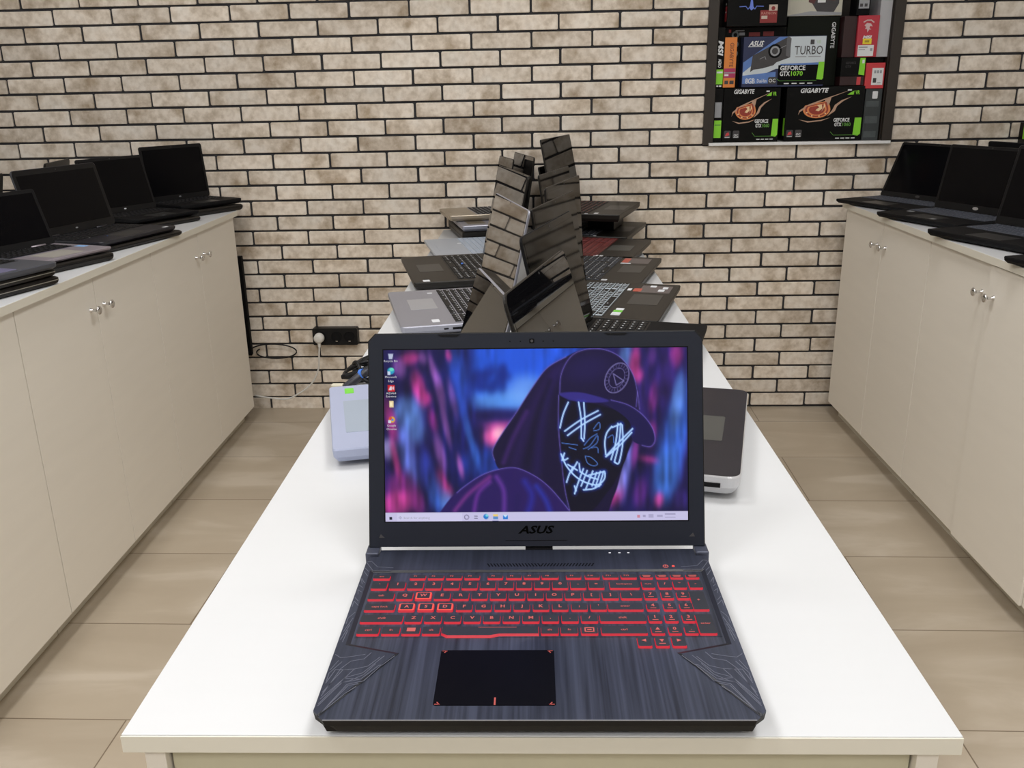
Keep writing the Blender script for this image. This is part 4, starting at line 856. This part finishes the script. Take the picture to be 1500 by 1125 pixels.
def paint_wallpaper(NX, NY):
    """colours of the picture shown on the screen, drawn on a 1290 x 720 canvas"""
    ys, xs = np.mgrid[0:NY, 0:NX]; X = xs/(NX-1)*1290.0+92; Y = ys/(NY-1)*720.0+125
    img = np.zeros((NY, NX, 3)); rs = np.random.RandomState(4)
    def vnoise(fx, fy, seed):
        r = np.random.RandomState(seed); g = r.rand(40, 60); u = (X-92)/fx; v = (Y-125)/fy
        i, j = np.floor(v).astype(int), np.floor(u).astype(int); a, b = v-i, u-j; a = a*a*(3-2*a); b = b*b*(3-2*b)
        i %= 39; j %= 59
        return (g[i, j]*(1-b)+g[i, j+1]*b)*(1-a)+(g[i+1, j]*(1-b)+g[i+1, j+1]*b)*a
    def mix(col, al):
        al = np.clip(al, 0, 1)[..., None]; img[:] = img*(1-al)+np.array(col, float)*al
    def sst(d, w): t = np.clip(0.5-d/w, 0, 1); return t*t*(3-2*t)
    def ell(x, y, rx, ry, col, al=1.0, rot=0.0, soft=0.6):
        c, s = math.cos(math.radians(rot)), math.sin(math.radians(rot)); dx, dy = X-x, Y-y
        d = np.sqrt(((dx*c+dy*s)/rx)**2+((-dx*s+dy*c)/ry)**2); mix(col, al*sst(d-1, soft))
    def seg_d(ax, ay, bx, by):
        dx, dy = bx-ax, by-ay; t = np.clip(((X-ax)*dx+(Y-ay)*dy)/(dx*dx+dy*dy+1e-9), 0, 1)
        return np.hypot(X-ax-t*dx, Y-ay-t*dy)
    def poly(pts, col, al=1.0, soft=4.0):
        ins = np.zeros(X.shape, bool); dm = np.full(X.shape, 1e9); n = len(pts)
        for k in range(n):
            (ax, ay), (bx, by) = pts[k], pts[(k+1) % n]
            dm = np.minimum(dm, seg_d(ax, ay, bx, by))
            if ay != by:
                cr = ((ay > Y) != (by > Y)) & (X < (bx-ax)*(Y-ay)/(by-ay)+ax); ins ^= cr
        d = np.where(ins, -dm, dm); a = al*sst(d, soft); mix(col, a); return ins
    def stroke(pts, w, col, al=1.0, soft=3.0):
        d = np.full(X.shape, 1e9)
        for p, q in zip(pts[:-1], pts[1:]): d = np.minimum(d, seg_d(*p, *q))
        mix(col, al*sst(d-w, soft))
    def smooth(pts, n=8, closed=False):
        out = []; m = len(pts)
        for i in range(m if closed else m-1):
            g = lambda k: np.array(pts[(i+k) % m] if closed else pts[min(max(i+k, 0), m-1)], float)
            p0, p1, p2, p3 = g(-1), g(0), g(1), g(2)
            for s in range(n):
                u = s/n; out.append(tuple(0.5*((2*p1)+(-p0+p2)*u+(2*p0-5*p1+4*p2-p3)*u*u+(-p0+3*p1-3*p2+p3)*u**3)))
        if not closed: out.append(tuple(pts[-1]))
        return out
    # blurred night street
    mix((24, 20, 78), np.ones(X.shape)); nz = vnoise(60, 140, 1)
    mix((48, 26, 96), (nz-.35)*1.2); mix((16, 14, 52), (vnoise(45, 200, 2)-.45)*1.6)
    ell(660, 230, 250, 190, (38, 92, 222), 1, 0, .9); ell(700, 150, 220, 80, (34, 84, 214), .9, 0, .8); ell(610, 340, 150, 40, (96, 160, 244), .8, 0, 1.2); ell(700, 300, 80, 60, (120, 170, 246), .7, 0, 1.2)
    for k in range(26):
        a = rs.rand()*6.28; r = rs.rand()**.5*75; ell(555+r*math.cos(a), 250+.8*r*math.sin(a), 14+16*rs.rand(), 12+14*rs.rand(), (20, 40, 126), .6, 0, 1.2)
    poly([(470, 110), (470, 420), (640, 800), (330, 820), (330, 110)], (20, 26, 96), .8, 60)
    ell(585, 400, 120, 26, (30, 22, 84), .9, 0, .8); ell(600, 440, 90, 14, (170, 60, 150), .8, 0, .8); ell(580, 490, 62, 48, (236, 96, 170), .95, 0, .9); ell(585, 480, 28, 26, (255, 190, 215), .9, 0, 1.1); ell(540, 600, 110, 60, (34, 70, 170), .7, 0, 1.0)
    P = (226, 70, 160); V = (160, 96, 190); B = (60, 110, 220); LB = (104, 150, 236); DP = (130, 40, 120); LV = (186, 176, 240)
    for e in [(205, 160, 42, 26, P), (240, 285, 28, 70, P), (160, 200, 26, 40, V), (265, 330, 30, 30, (210, 60, 150)), (190, 380, 62, 60, LB), (215, 450, 46, 70, LB), (190, 560, 34, 140, (104, 128, 226)), (120, 420, 22, 90, (176, 50, 130)), (108, 540, 32, 42, LV), (140, 590, 14, 90, P), (160, 700, 60, 60, DP), (140, 770, 78, 48, P), (230, 760, 30, 60, DP),
              (300, 200, 12, 60, V), (330, 290, 18, 90, V), (355, 440, 13, 90, V), (300, 420, 18, 50, DP), (330, 560, 20, 80, V), (335, 690, 26, 60, P), (360, 720, 24, 34, (210, 60, 140)), (415, 615, 12, 50, (170, 90, 170)), (310, 730, 34, 80, B), (360, 770, 30, 50, LB), (265, 620, 36, 80, (44, 60, 160)),
              (410, 220, 36, 110, (40, 80, 190)), (430, 380, 18, 90, (46, 84, 200)), (455, 480, 14, 60, (60, 110, 214)), (385, 330, 14, 80, (120, 84, 176)), (480, 560, 16, 60, (54, 104, 210)), (260, 160, 16, 26, V), (370, 150, 14, 24, P)]:
        ell(*e[:4], e[4], .75, -12, 1.1)
    for e in [(1190, 300, 26, 170, (52, 36, 120)), (1120, 170, 26, 60, LB), (1160, 190, 22, 66, P), (1175, 240, 22, 30, (214, 70, 160)), (1235, 160, 18, 40, (96, 50, 140)), (1240, 330, 20, 60, (150, 50, 150)), (1335, 160, 26, 46, (190, 60, 160)), (1290, 260, 40, 90, (60, 40, 130)), (1345, 420, 44, 170, B), (1310, 560, 56, 160, (56, 110, 224)), (1290, 660, 50, 110, (70, 130, 236)),
              (1340, 350, 24, 110, LB), (1215, 590, 44, 10, P), (1230, 480, 20, 46, (150, 50, 140)), (1120, 620, 24, 130, (120, 126, 220)), (1060, 730, 44, 50, P), (1090, 680, 20, 50, (150, 140, 226)), (1180, 730, 28, 60, (96, 40, 130)), (1260, 760, 20, 30, P), (1350, 760, 30, 40, (60, 40, 130)), (1160, 560, 14, 60, (150, 60, 160))]:
        ell(*e[:4], e[4], .75, 8, 1.1)
    # out-of-focus background: blur it, then a little vertical streaking
    def blur(a, n, ax):
        for _ in range(3):
            p = np.concatenate([np.repeat(np.take(a, [0], ax), n, ax), a, np.repeat(np.take(a, [-1], ax), n, ax)], ax)
            c = np.cumsum(p, ax); k = 2*n+1; z = np.zeros_like(np.take(c, [0], ax)); c = np.concatenate([z, c], ax); m = a.shape[ax]
            a = (np.take(c, range(k, k+m), ax)-np.take(c, range(0, m), ax))/k
        return a
    img[:] = blur(blur(img, 3, 0), 1, 1)
    st_ = vnoise(16, 90, 8)*.5+vnoise(34, 60, 9)*.5
    sk_ = np.clip(1-np.abs(X-660)/260, 0, 1)[..., None]*np.clip((560-Y)/200, 0, 1)[..., None]; img[:] = img*(1+(0.55+0.75*st_[..., None]-1)*(1-sk_))
    # hooded figure with a peaked cap
    hood = smooth([(1000, 130), (930, 134), (870, 160), (790, 205), (730, 280), (660, 385), (600, 470), (555, 545), (562, 590), (600, 640), (760, 700), (1000, 830), (1070, 740), (1110, 610), (1160, 480), (1180, 330), (1140, 220), (1080, 150)], 8, True)
    poly(hood, (20, 13, 50), 1, 7)
    sh = smooth([(310, 830), (370, 750), (430, 700), (500, 655), (570, 630), (650, 622), (730, 655), (790, 700), (840, 755), (900, 830)], 8)
    poly(sh+[(900, 900), (310, 900)], (38, 22, 88), 1, 6)
    def fold(pts, w, col, al): stroke(smooth(pts, 8), w, col, al, w*3)
    fold([(470, 820), (490, 730), (540, 680)], 8, (120, 52, 160), .7); fold([(600, 820), (600, 720), (570, 660)], 9, (124, 64, 180), .6); fold([(390, 800), (450, 730), (540, 660)], 8, (150, 60, 150), .6)
    fold([(700, 820), (720, 740), (690, 680)], 12, (40, 44, 160), .7); fold([(800, 820), (780, 760), (740, 700)], 10, (40, 60, 190), .6); fold([(650, 820), (660, 740)], 10, (30, 20, 80), .6)
    fold([(650, 600), (690, 470), (750, 330), (820, 220)], 22, (44, 25, 90), .55); fold([(740, 640), (760, 470), (800, 300), (850, 190)], 16, (38, 24, 92), .5); fold([(700, 600), (740, 420), (800, 260)], 10, (14, 10, 40), .6); fold([(600, 600), (640, 500), (700, 390)], 9, (84, 40, 130), .5)
    poly(smooth([(840, 300), (850, 230), (890, 160), (950, 132), (1030, 132), (1100, 165), (1150, 230), (1172, 310), (1178, 380), (1120, 352), (1030, 330), (930, 318)], 6, True), (22, 14, 56), 1, 4)
    ell(960, 210, 90, 50, (36, 26, 88), .5, -10, 1.4)
    poly([(836, 318), (1000, 360), (1130, 400), (1150, 480), (1120, 590), (1070, 690), (1000, 780), (950, 830), (880, 830), (850, 640)], (9, 8, 30), 1, 6)
    poly(smooth([(838, 312), (900, 306), (980, 318), (1060, 340), (1130, 362), (1190, 402), (1232, 456), (1244, 508), (1226, 536), (1190, 530), (1150, 510), (1140, 440), (1090, 392), (1010, 352), (930, 346)], 6, True), (24, 18, 70), 1, 4)
    poly(smooth([(840, 314), (920, 308), (1000, 326), (1050, 346), (980, 352), (890, 342)], 6, True), (52, 44, 132), .9, 8)
    H = (128, 112, 214)
    for pts in ([(842, 310), (850, 230), (890, 160), (950, 131), (1030, 131), (1100, 164), (1150, 230), (1172, 310), (1180, 380)], [(1060, 342), (1130, 362), (1190, 402), (1232, 456), (1245, 508), (1226, 537), (1190, 532)], [(1172, 310), (1166, 370)], [(870, 160), (790, 205), (730, 280), (660, 385), (600, 470), (555, 545), (562, 590)], [(400, 725), (430, 700), (500, 655), (570, 630), (650, 622), (730, 655), (790, 700), (840, 755), (880, 805)], [(838, 320), (836, 460), (850, 620), (862, 720), (880, 800)]):
        p = smooth(pts, 8); stroke(p, 1.2, H, .75, 5); stroke(p, 5, H, .14, 14)
    # stitched-on patch: a plain ring with a triangle
    th_ = np.linspace(0, 2*math.pi, 40); rc, rsn = math.cos(.5), math.sin(.5)
    for rr, w in ((1.0, 2.2), (.66, 1.2)):
        stroke([(1085+rr*(46*math.cos(a)*rc-66*math.sin(a)*rsn), 250+rr*(46*math.cos(a)*rsn+66*math.sin(a)*rc)) for a in th_], w, (126, 120, 176), .85, 3)
    for k in range(22):
        a = k/22*6.283; stroke([(1085+r*(46*math.cos(a)*rc-66*math.sin(a)*rsn), 250+r*(46*math.cos(a)*rsn+66*math.sin(a)*rc)) for r in (.76, .92)], 1.6, (110, 104, 158), .6, 3)
    stroke([(1070, 232), (1114, 262), (1082, 280), (1070, 232)], 2, (126, 120, 176), .85, 3)
    # glowing scribbles on the dark face
    W = (176, 212, 255); G = (40, 84, 220)
    S = [[(878, 350), (856, 400), (842, 456)], [(922, 350), (932, 420), (932, 500)], [(944, 352), (948, 430), (944, 502)], [(862, 470), (930, 424), (1004, 386)], [(874, 488), (940, 442), (1014, 402)], [(934, 500), (942, 512)],
         [(1100, 440), (1092, 520), (1072, 600)], [(1088, 440), (1078, 520), (1058, 590)], [(1106, 446), (1108, 520), (1092, 602), (1074, 602)], [(1150, 462), (1100, 510), (1040, 572)], [(1146, 478), (1090, 536), (1036, 578)], [(1062, 452), (1040, 480), (1032, 520), (1036, 570)], [(1064, 456), (1100, 442)],
         [(850, 576), (866, 612), (896, 650), (930, 676), (970, 692), (1004, 694), (1028, 672), (1032, 646)], [(846, 566), (858, 590), (874, 584)], [(860, 562), (850, 592)], [(896, 620), (880, 650), (868, 684)], [(914, 600), (890, 640)], [(874, 610), (914, 634)], [(922, 606), (926, 640)],
         [(940, 628), (916, 690), (902, 732)], [(956, 636), (930, 700)], [(926, 640), (960, 660), (1000, 672)], [(980, 638), (950, 712)], [(996, 644), (976, 700)], [(1012, 640), (990, 706)], [(1026, 640), (1006, 702)], [(940, 716), (980, 712), (1014, 694)], [(902, 700), (908, 720)], [(960, 656), (1030, 640)]]
    for p in S: stroke(smooth(p, 6), 9, G, .35, 22)
    for p in S: stroke(smooth(p, 6), 3.3, W, .97, 3.5)
    for p in [[(944, 530), (970, 500), (1000, 482)], [(940, 545), (968, 532), (1000, 490), (998, 520), (960, 548)], [(976, 540), (1000, 540), (1004, 562)], [(948, 575), (972, 580), (1000, 606), (984, 616), (958, 604), (948, 575)], [(984, 462), (1008, 434), (1010, 462), (984, 470)], [(1044, 500), (1066, 488), (1070, 520)], [(850, 520), (916, 528)], [(880, 538), (910, 548)]]:
        stroke(smooth(p, 6), 1.6, (96, 150, 246), .8, 3)
    # task bar and icons
    bar = np.clip((Y-806)/3, 0, 1); mix((196, 192, 226), bar)
    def rect(x0, y0, x1, y1, col, al=1.0): mix(col, al*((X >= x0) & (X <= x1) & (Y >= y0) & (Y <= y1)))
    rect(142, 810, 420, 845, (206, 204, 234), .8)
    for a, b in ((108, 824), (116, 824), (108, 832), (116, 832)): rect(a, b, a+6, b+6, (20, 20, 40))
    stroke([(440+9*math.cos(a), 828+9*math.sin(a)) for a in np.linspace(0, 6.3, 20)], 1.2, (70, 70, 100)); rect(472, 822, 488, 824, (90, 90, 120)); rect(472, 831, 488, 833, (90, 90, 120)); stroke([(150, 830), (156, 824), (160, 830), (154, 834)], .8, (120, 120, 150))
    ell(523, 826, 11, 11, (30, 120, 200), 1, 0, .2); ell(527, 822, 6, 5, (120, 210, 220), 1, 0, .3); rect(553, 816, 574, 832, (230, 200, 110)); rect(553, 826, 574, 836, (90, 140, 200)); rect(551, 842, 578, 845, (40, 60, 140)); rect(596, 820, 616, 836, (30, 120, 210)); poly([(596, 820), (606, 830), (616, 820)], (200, 226, 245), 1, 2)
    rect(1166, 821, 1180, 833, (200, 90, 100), .6); rect(1190, 822, 1204, 832, (120, 116, 150), .5); rect(1216, 820, 1236, 833, (130, 126, 160), .4); rect(1250, 822, 1276, 831, (120, 116, 150), .4); rect(1285, 817, 1330, 821, (120, 116, 150), .5); rect(1285, 830, 1330, 834, (120, 116, 150), .5)
    poly([(112, 140), (134, 140), (130, 162), (115, 162)], (196, 206, 226), .9, 3); ell(123, 212, 15, 14, (40, 150, 190), 1, 0, .25); ell(126, 206, 10, 7, (100, 214, 190), 1, 0, .4); rect(108, 215, 122, 228, (210, 220, 240), .9)
    rect(108, 270, 138, 297, (196, 30, 40)); poly([(112, 292), (120, 276), (126, 276), (126, 292)], (230, 230, 240), .9, 3); poly([(128, 280), (136, 276), (136, 292), (128, 288)], (230, 230, 240), .8, 3)
    rect(114, 338, 132, 364, (226, 206, 160)); rect(118, 344, 128, 358, (244, 230, 190)); ell(125, 416, 13, 13, (214, 170, 60), 1, 0, .25); ell(119, 411, 7, 8, (206, 70, 60), .9, 0, .4); ell(127, 417, 5, 5, (70, 130, 220), 1, 0, .3); rect(108, 420, 120, 432, (210, 220, 240), .9)
    c = np.clip(img, 0, 255)/255
    return np.where(c <= 0.04045, c/12.92, ((c+0.055)/1.055)**2.4)

def build_gaming_laptop():
    t = thing('gaming_laptop', 'running dark gaming laptop in front with red lit keys and a hooded figure wallpaper', 'laptop', (0.0015, -0.013, 0), 0.003)
    mm = lambda pts: [(x/1000, y/1000) for x, y in pts]
    # shell
    half = [(-175.5, -1), (-185, 9), (-183.8, 262), (-172, 263.5), (-172, 278)]
    outl = half[::-1]+[(-x, y) for x, y in half]
    outl = outl[::-1]
    def inset(k, f): return [((x-math.copysign(k, x))/1000, (max(y, f))/1000 if y < 100 else (y-k*.3)/1000) for x, y in outl]
    b = MB(); b.loft([ring(inset(16, 17), .0035), ring(inset(9, 11), .006), ring(inset(5, 5.5), .0185), ring(inset(1.2, .8), .0195), ring(inset(0, -1), .0262)], 0)
    base = b.build('base_case', GAMEBLK, t)
    for sx in (-1, 1):
        for yy in (.030, .240):
            f = MB(); f.prism(rrect(sx*.135-.022, sx*.135+.022, yy-.005, yy+.005, .004, 3), 0, .0036); f.build('rubber_foot', BLACKM, base)
    T = [(-181, 4.5), (-128.5, 86.5), (-176.5, 100.5), (-176.5, 234.5)]; Bl = [(-179.5, 3), (-125.5, 89.5), (-172.5, 103.5), (-172.5, 231.5)]
    T += [(-x, y) for x, y in T[::-1]]; Bl += [(-x, y) for x, y in Bl[::-1]]
    ztop, zbed = .0280, .0266
    outer = [(181, 4.5), (185, 9), (183.8, 262), (172, 263.5), (172, 278), (-172, 278), (-172, 263.5), (-183.8, 262), (-185, 9), (-181, 4.5)]
    fr = MB()
    top = mm(T[1:-1][::-1]); poly = mm(outer)+mm(T)[1:-1]
    fr.prism(poly, .0262, ztop, 0)
    for k in range(len(T)-1):
        (ax, ay), (bx, by), (cx, cy), (dx, dy) = [tuple(v/1000 for v in p) for p in (T[k], T[k+1], Bl[k+1], Bl[k])]
        fr.add([(ax, ay, ztop+.00005), (bx, by, ztop+.00005), (cx, cy, zbed+.0002), (dx, dy, zbed+.0002)], [(0, 1, 2, 3)], 1)
    frame = fr.build('deck_frame', [FRAME, BEVELM], t)
    for sgn in (1, -1):
        ln = MB()
        for pl in TRACES: ln.line([(sgn*min(max(x, -100), 182.6 if y > 12 else 178.5)/1000, max(y, 5.5)/1000) for x, y in pl], .00060, ztop-.0001, ztop+.00018, 0)
        ln.build('circuit_lines', TRACE, frame)
    pl = MB(); pl.prism(mm(Bl+[(175.5, -1), (-175.5, -1)]), .0262, zbed, 0); plate = pl.build('palm_plate', PLATE, t)
    lip = MB(); lip.box(-.1755, .1755, -.0012, -.0004, .0262, .0268); lip.build('front_lip', mat('bright_lip', (.30, .31, .35), .3, .5, noise=.03), plate)
    v = MB()
    for k in range(34):
        x = -.052+.111*k/33; sl = .0012 if k < 17 else -.0012
        v.prism([(x-sl, .2475), (x-sl+.0014, .2475), (x+sl+.0014, .2415), (x+sl, .2415)], ztop-.0001, ztop+.0002, 0)
    v.build('vent_slots', DKP2, frame)
    for x in (.0800, .0905, .1002):
        f = MB(); f.box(x-.0012, x+.0012, .2692, .2702, ztop-.0001, ztop+.0003); f.build('status_light', mat('white_led', (.6, .6, .62), .4, emit=(.55, .55, .6), estr=.8, noise=.02), frame)
    f = MB(); f.line([(.1366+.0026*math.cos(a), .2404+.0026*math.sin(a)) for a in np.linspace(0, 6.3, 14)], .0008, ztop-.0001, ztop+.0003); f.line([(.1366, .2404), (.1366, .2436)], .0008, ztop-.0001, ztop+.0003); f.build('power_symbol', LEG, frame)
    f = MB(); f.disc(.1447, .2406, .0016, ztop-.0001, ztop+.0003, 0, 12); f.build('power_light', GLOW2, frame)
    # keys
    kb = MB(); kb.prism(mm([(-171, 114), (171, 114), (171, 226.5), (-171, 226.5)]), zbed-.0001, zbed+.00025, 0); kbo = kb.build('keyboard', PLATE, t)
    zk0, zk1 = zbed+.0002, .0288
    small = {'tab': .0024, 'caps lock': .0022, 'shift': .0024, 'ctrl': .0024, 'fn': .0022, 'alt': .0022, 'esc': .0020, 'enter': .0022, 'backspace': .0020, 'num': .0020, 'menu': .003, 'win': .003}
    for y0, y1, ks in KEYROWS:
        for nm, x0, x1 in ks:
            a, c, d, e = x0/1000, x1/1000, y0/1000, y1/1000
            k = MB(); s = .0006
            if nm == 'space':
                bot = [(a-s, d+.0005), (a+.005, d-.0040), (a+.046, d-.0040), (a+.054, d-.0012), (c+s, d-.0012), (c+s, e+s), (a-s, e+s)]
                top_ = [(a, d+.0013), (a+.0056, d-.0022), (a+.0455, d-.0022), (a+.0538, d+.0004), (c, d+.0004), (c, e), (a, e)]
                k.loft([ring(bot, zk0), ring(top_, zk1)], 0, mtop=1)
                k.box(a+.034, a+.070, e-.0018, e-.0014, zk1-.0001, zk1+.0002, 2)
            else:
                bot = rrect(a-s*.7, c+s*.7, d-.0011, e+s*.2, .0016, 2); top_ = rrect(a, c, d, e, .0014, 2)
                k.loft([ring(bot, zk0), ring(top_, zk1)], 0, mtop=1)
                cx, cy = (a+c)/2, (d+e)/2
                if nm in 'WASD' and len(nm) == 1:
                    k.m[-1] = 3; k.prism(rrect(a+.0016, c-.0016, d+.0018, e-.0012, .001, 2), zk1-.0001, zk1+.00025, 1)
                zt = zk1+.0004
                if nm == 'win': k.box(cx-.004, cx+.004, cy-.002, cy+.0035, zt-.0002, zt, 2)
                elif nm == 'menu': k.line([(cx-.004, cy-.003), (cx+.004, cy-.003), (cx+.004, cy+.003), (cx-.004, cy+.003), (cx-.004, cy-.003)], .0012, zt-.0002, zt, 2); k.box(cx-.002, cx+.002, cy-.0008, cy+.0008, zt-.0002, zt, 2)
                elif nm == '~': k.box(cx-.0042, cx+.0042, cy-.0002, cy+.0008, zt-.0002, zt, 2); k.box(cx-.0035, cx+.0035, cy-.0022, cy-.0014, zt-.0002, zt, 2)
                elif nm in '<>^v' and len(nm) == 1:
                    q = {'<': 0, 'v': 1, '>': 2, '^': 3}[nm]; aa = math.pi+q*math.pi/2
                    tri = [(cx+.0026*math.cos(aa+w), cy+.0012+.0026*math.sin(aa+w)) for w in (0, 2.2, 4.08)]; k.prism(tri, zt-.0002, zt, 2)
                    if nm in '^v': k.box(cx-.003, cx+.003, cy-.0042, cy-.0034, zt-.0002, zt, 2)
                elif nm[0] == 'f' and len(nm) > 2 or nm in ('f1', 'f2', 'f3', 'f4', 'f5', 'f6', 'f7', 'f8', 'f9'):
                    k.text(nm.upper(), a+.0055, cy+.0005, zt, .0028, 2, bold=.01)
                elif nm in small: k.text(nm, cx, cy+.0003, zt, small[nm]*1.4, 2, bold=.01)
                else:
                    pad = x0 > 105 and nm in '0123456789.'
                    k.text(nm, cx, cy+(.0016 if pad or nm in '1234567890' else .0006), zt, .0046 if nm.isalnum() else .0040, 2, bold=.03)
                    if pad: k.box(cx-.0028, cx+.0028, cy-.0040, cy-.0032, zt-.0002, zt, 2)
            k.build('key', [GLOW, CAP, LEG, GLOW2], kbo)
    # touchpad with red corner marks
    tp = MB(); tp.prism(rrect(-.0875, .0148, .017, .0938, .002, 3), zbed-.0002, zbed+.0003); tpo = tp.build('touchpad', mat('black_touchpad', (.003, .003, .005), .30, spec=.06, noise=.1), t)
    mk = MB(); z0, z1 = zbed+.0002, zbed+.0005
    for cx, cy, sx, sy in ((-.0865, .0928, 1, -1), (.0138, .0928, -1, -1), (-.0865, .018, 1, 1), (.0138, .018, -1, 1)):
        mk.line([(cx+sx*.0045, cy+sy*.0004), (cx+sx*.0004, cy+sy*.0004)], .0008, z0, z1); mk.line([(cx+sx*.0040, cy+sy*.0004), (cx+sx*.0022, cy+sy*.0030)], .0008, z0, z1)
    mk.box(-.0368, -.0354, .0175, .0270, z0, z1)
    mk.build('corner_marks', mat('red_marks', (.42, .07, .06), .5, noise=.05), tpo)
    # hinges
    for sx in (-1, 1):
        h = MB(); h.prism(mm([(sx*187.5, 266), (sx*173, 266), (sx*173, 287), (sx*187.5, 287)]), .010, .0305)
        h.build('hinge_block', mat('hinge_blue', (.070, .078, .115), .4, .4, noise=.05), t, bevel=.0015)
    h = MB(); h.tube([(-.012, .284, .026), (.018, .284, .026)], .0045, 12); h.box(-.012, .018, .277, .290, .015, .0295); h.build('hinge_cover', BLACK, t)
    # lid: x across, y up, z towards the viewer
    LW, LH = .1852, .2365
    def lo(i): return [(-LW+i, 0+i*.2), (LW-i, 0+i*.2), (LW-i-.0015, LH-.0085-i), (LW-.0095-i, LH-i), (-LW+.0095+i, LH-i), (-LW+.0015+i, LH-.0085-i)]
    b = MB(); b.loft([ring(lo(.004), -.0085), ring(lo(0), -.005), ring(lo(0), -.0010), ring(lo(.0012), 0)], 0, mtop=1)
    lid = b.build('lid', [GAMEBLK, BEZEL], t, loc=(0.0, .279, .0312), rot=(math.radians(180-107), 0, 0))
    DX0, DX1, DY0, DY1 = -.1665, .1665, .0285, .2180
    f = MB(); f.box(DX0-.0012, DX1+.0012, DY0-.0012, DY1+.0012, -.0002, .0002); f.build('screen_gasket', DKP2, lid)
    NX, NY = 430, 240; colr = paint_wallpaper(NX, NY)
    vs = [(DX0+(DX1-DX0)*i/(NX-1), DY1-(DY1-DY0)*j/(NY-1), .0005) for j in range(NY) for i in range(NX)]
    fs = [(j*NX+i, (j+1)*NX+i, (j+1)*NX+i+1, j*NX+i+1) for j in range(NY-1) for i in range(NX-1)]
    me = bpy.data.meshes.new('screen'); me.from_pydata(vs, [], fs); me.update()
    ca = me.color_attributes.new('picture', 'FLOAT_COLOR', 'POINT'); arr = np.ones((NX*NY, 4), np.float32); arr[:, :3] = colr.reshape(-1, 3); ca.data.foreach_set('color', arr.ravel())
    m = bpy.data.materials.new('lit_screen'); m.use_nodes = True; nt = m.node_tree; bs = nt.nodes['Principled BSDF']
    bs.inputs['Base Color'].default_value = (.004, .004, .005, 1); bs.inputs['Roughness'].default_value = .35; bs.inputs['Specular IOR Level'].default_value = .2
    at = nt.nodes.new('ShaderNodeAttribute'); at.attribute_name = 'picture'; nt.links.new(at.outputs['Color'], bs.inputs['Emission Color']); bs.inputs['Emission Strength'].default_value = 1.0
    me.materials.append(m); so = bpy.data.objects.new('screen', me); COL.objects.link(so); so.parent = lid; tag(so, 'lit screen showing a hooded figure with a glowing scribbled mask')
    px = lambda X: DX0+(X-92)/1290*(DX1-DX0)
    py = lambda Y: DY1-(Y-125)/720*(DY1-DY0)
    lt = MB()
    for s, Y in (('Recycle Bin', 170), ('Microsoft', 237), ('Edge', 254), ('AIDA64', 305), ('Extreme', 318), ('Google', 440), ('Chrome', 455)): lt.text(s, px(123), py(Y), .0009, .0024, 0)
    lt.text('Search for anything', px(170), py(829), .0009, .0024, 1, align='l', width=.029)
    lt.build('desktop_text', [mat('screen_white_text', (.02, .02, .02), .5, emit=(.55, .56, .62), estr=1.0, noise=.02), mat('screen_grey_text', (.02, .02, .02), .5, emit=(.30, .30, .38), estr=1.0, noise=.02)], lid)
    f = MB(); f.text('ASUS', .0, .0190, .0004, .0085, 0, bold=.03, shear=.3, width=.040); f.build('brand_logo', mat('black_logo', (.0015, .0015, .0015), .6, spec=.02, noise=.1), lid)
    f = MB(); f.box(-.034, .034, .0065, .0071, -.0001, .0002); f.build('finger_line', DKP2, lid)
    f = MB(); f.prism(rrect(-.0058, -.0002, .2240, .2292, .001, 2), -.0002, .0004, 0); f.disc(-.003, .2266, .0015, .0004, .0007, 1, 14); f.build('webcam', [DKP2, DKP], lid)
    f = MB()
    for x in (-.027, -.0155, .0095, .0205): f.disc(x, .2262, .0008, -.0001, .0003, 0, 8)
    f.build('microphone_hole', DKP2, lid)
    for x in (-.094, .089):
        f = MB(); f.prism([(x-.0125, LH-.0020), (x-.009, LH-.0042), (x+.009, LH-.0042), (x+.0125, LH-.0020)], -.0004, .0008); f.build('lid_bumper', BLACKM, lid)
    for x in (-.171, .171):
        f = MB(); f.prism([(x-.003, .0105), (x+.003, .0105), (x+(.001 if x > 0 else -.001), .0145)], -.0002, .0006); f.build('screen_bumper', DKP, lid)
build_gaming_laptop()
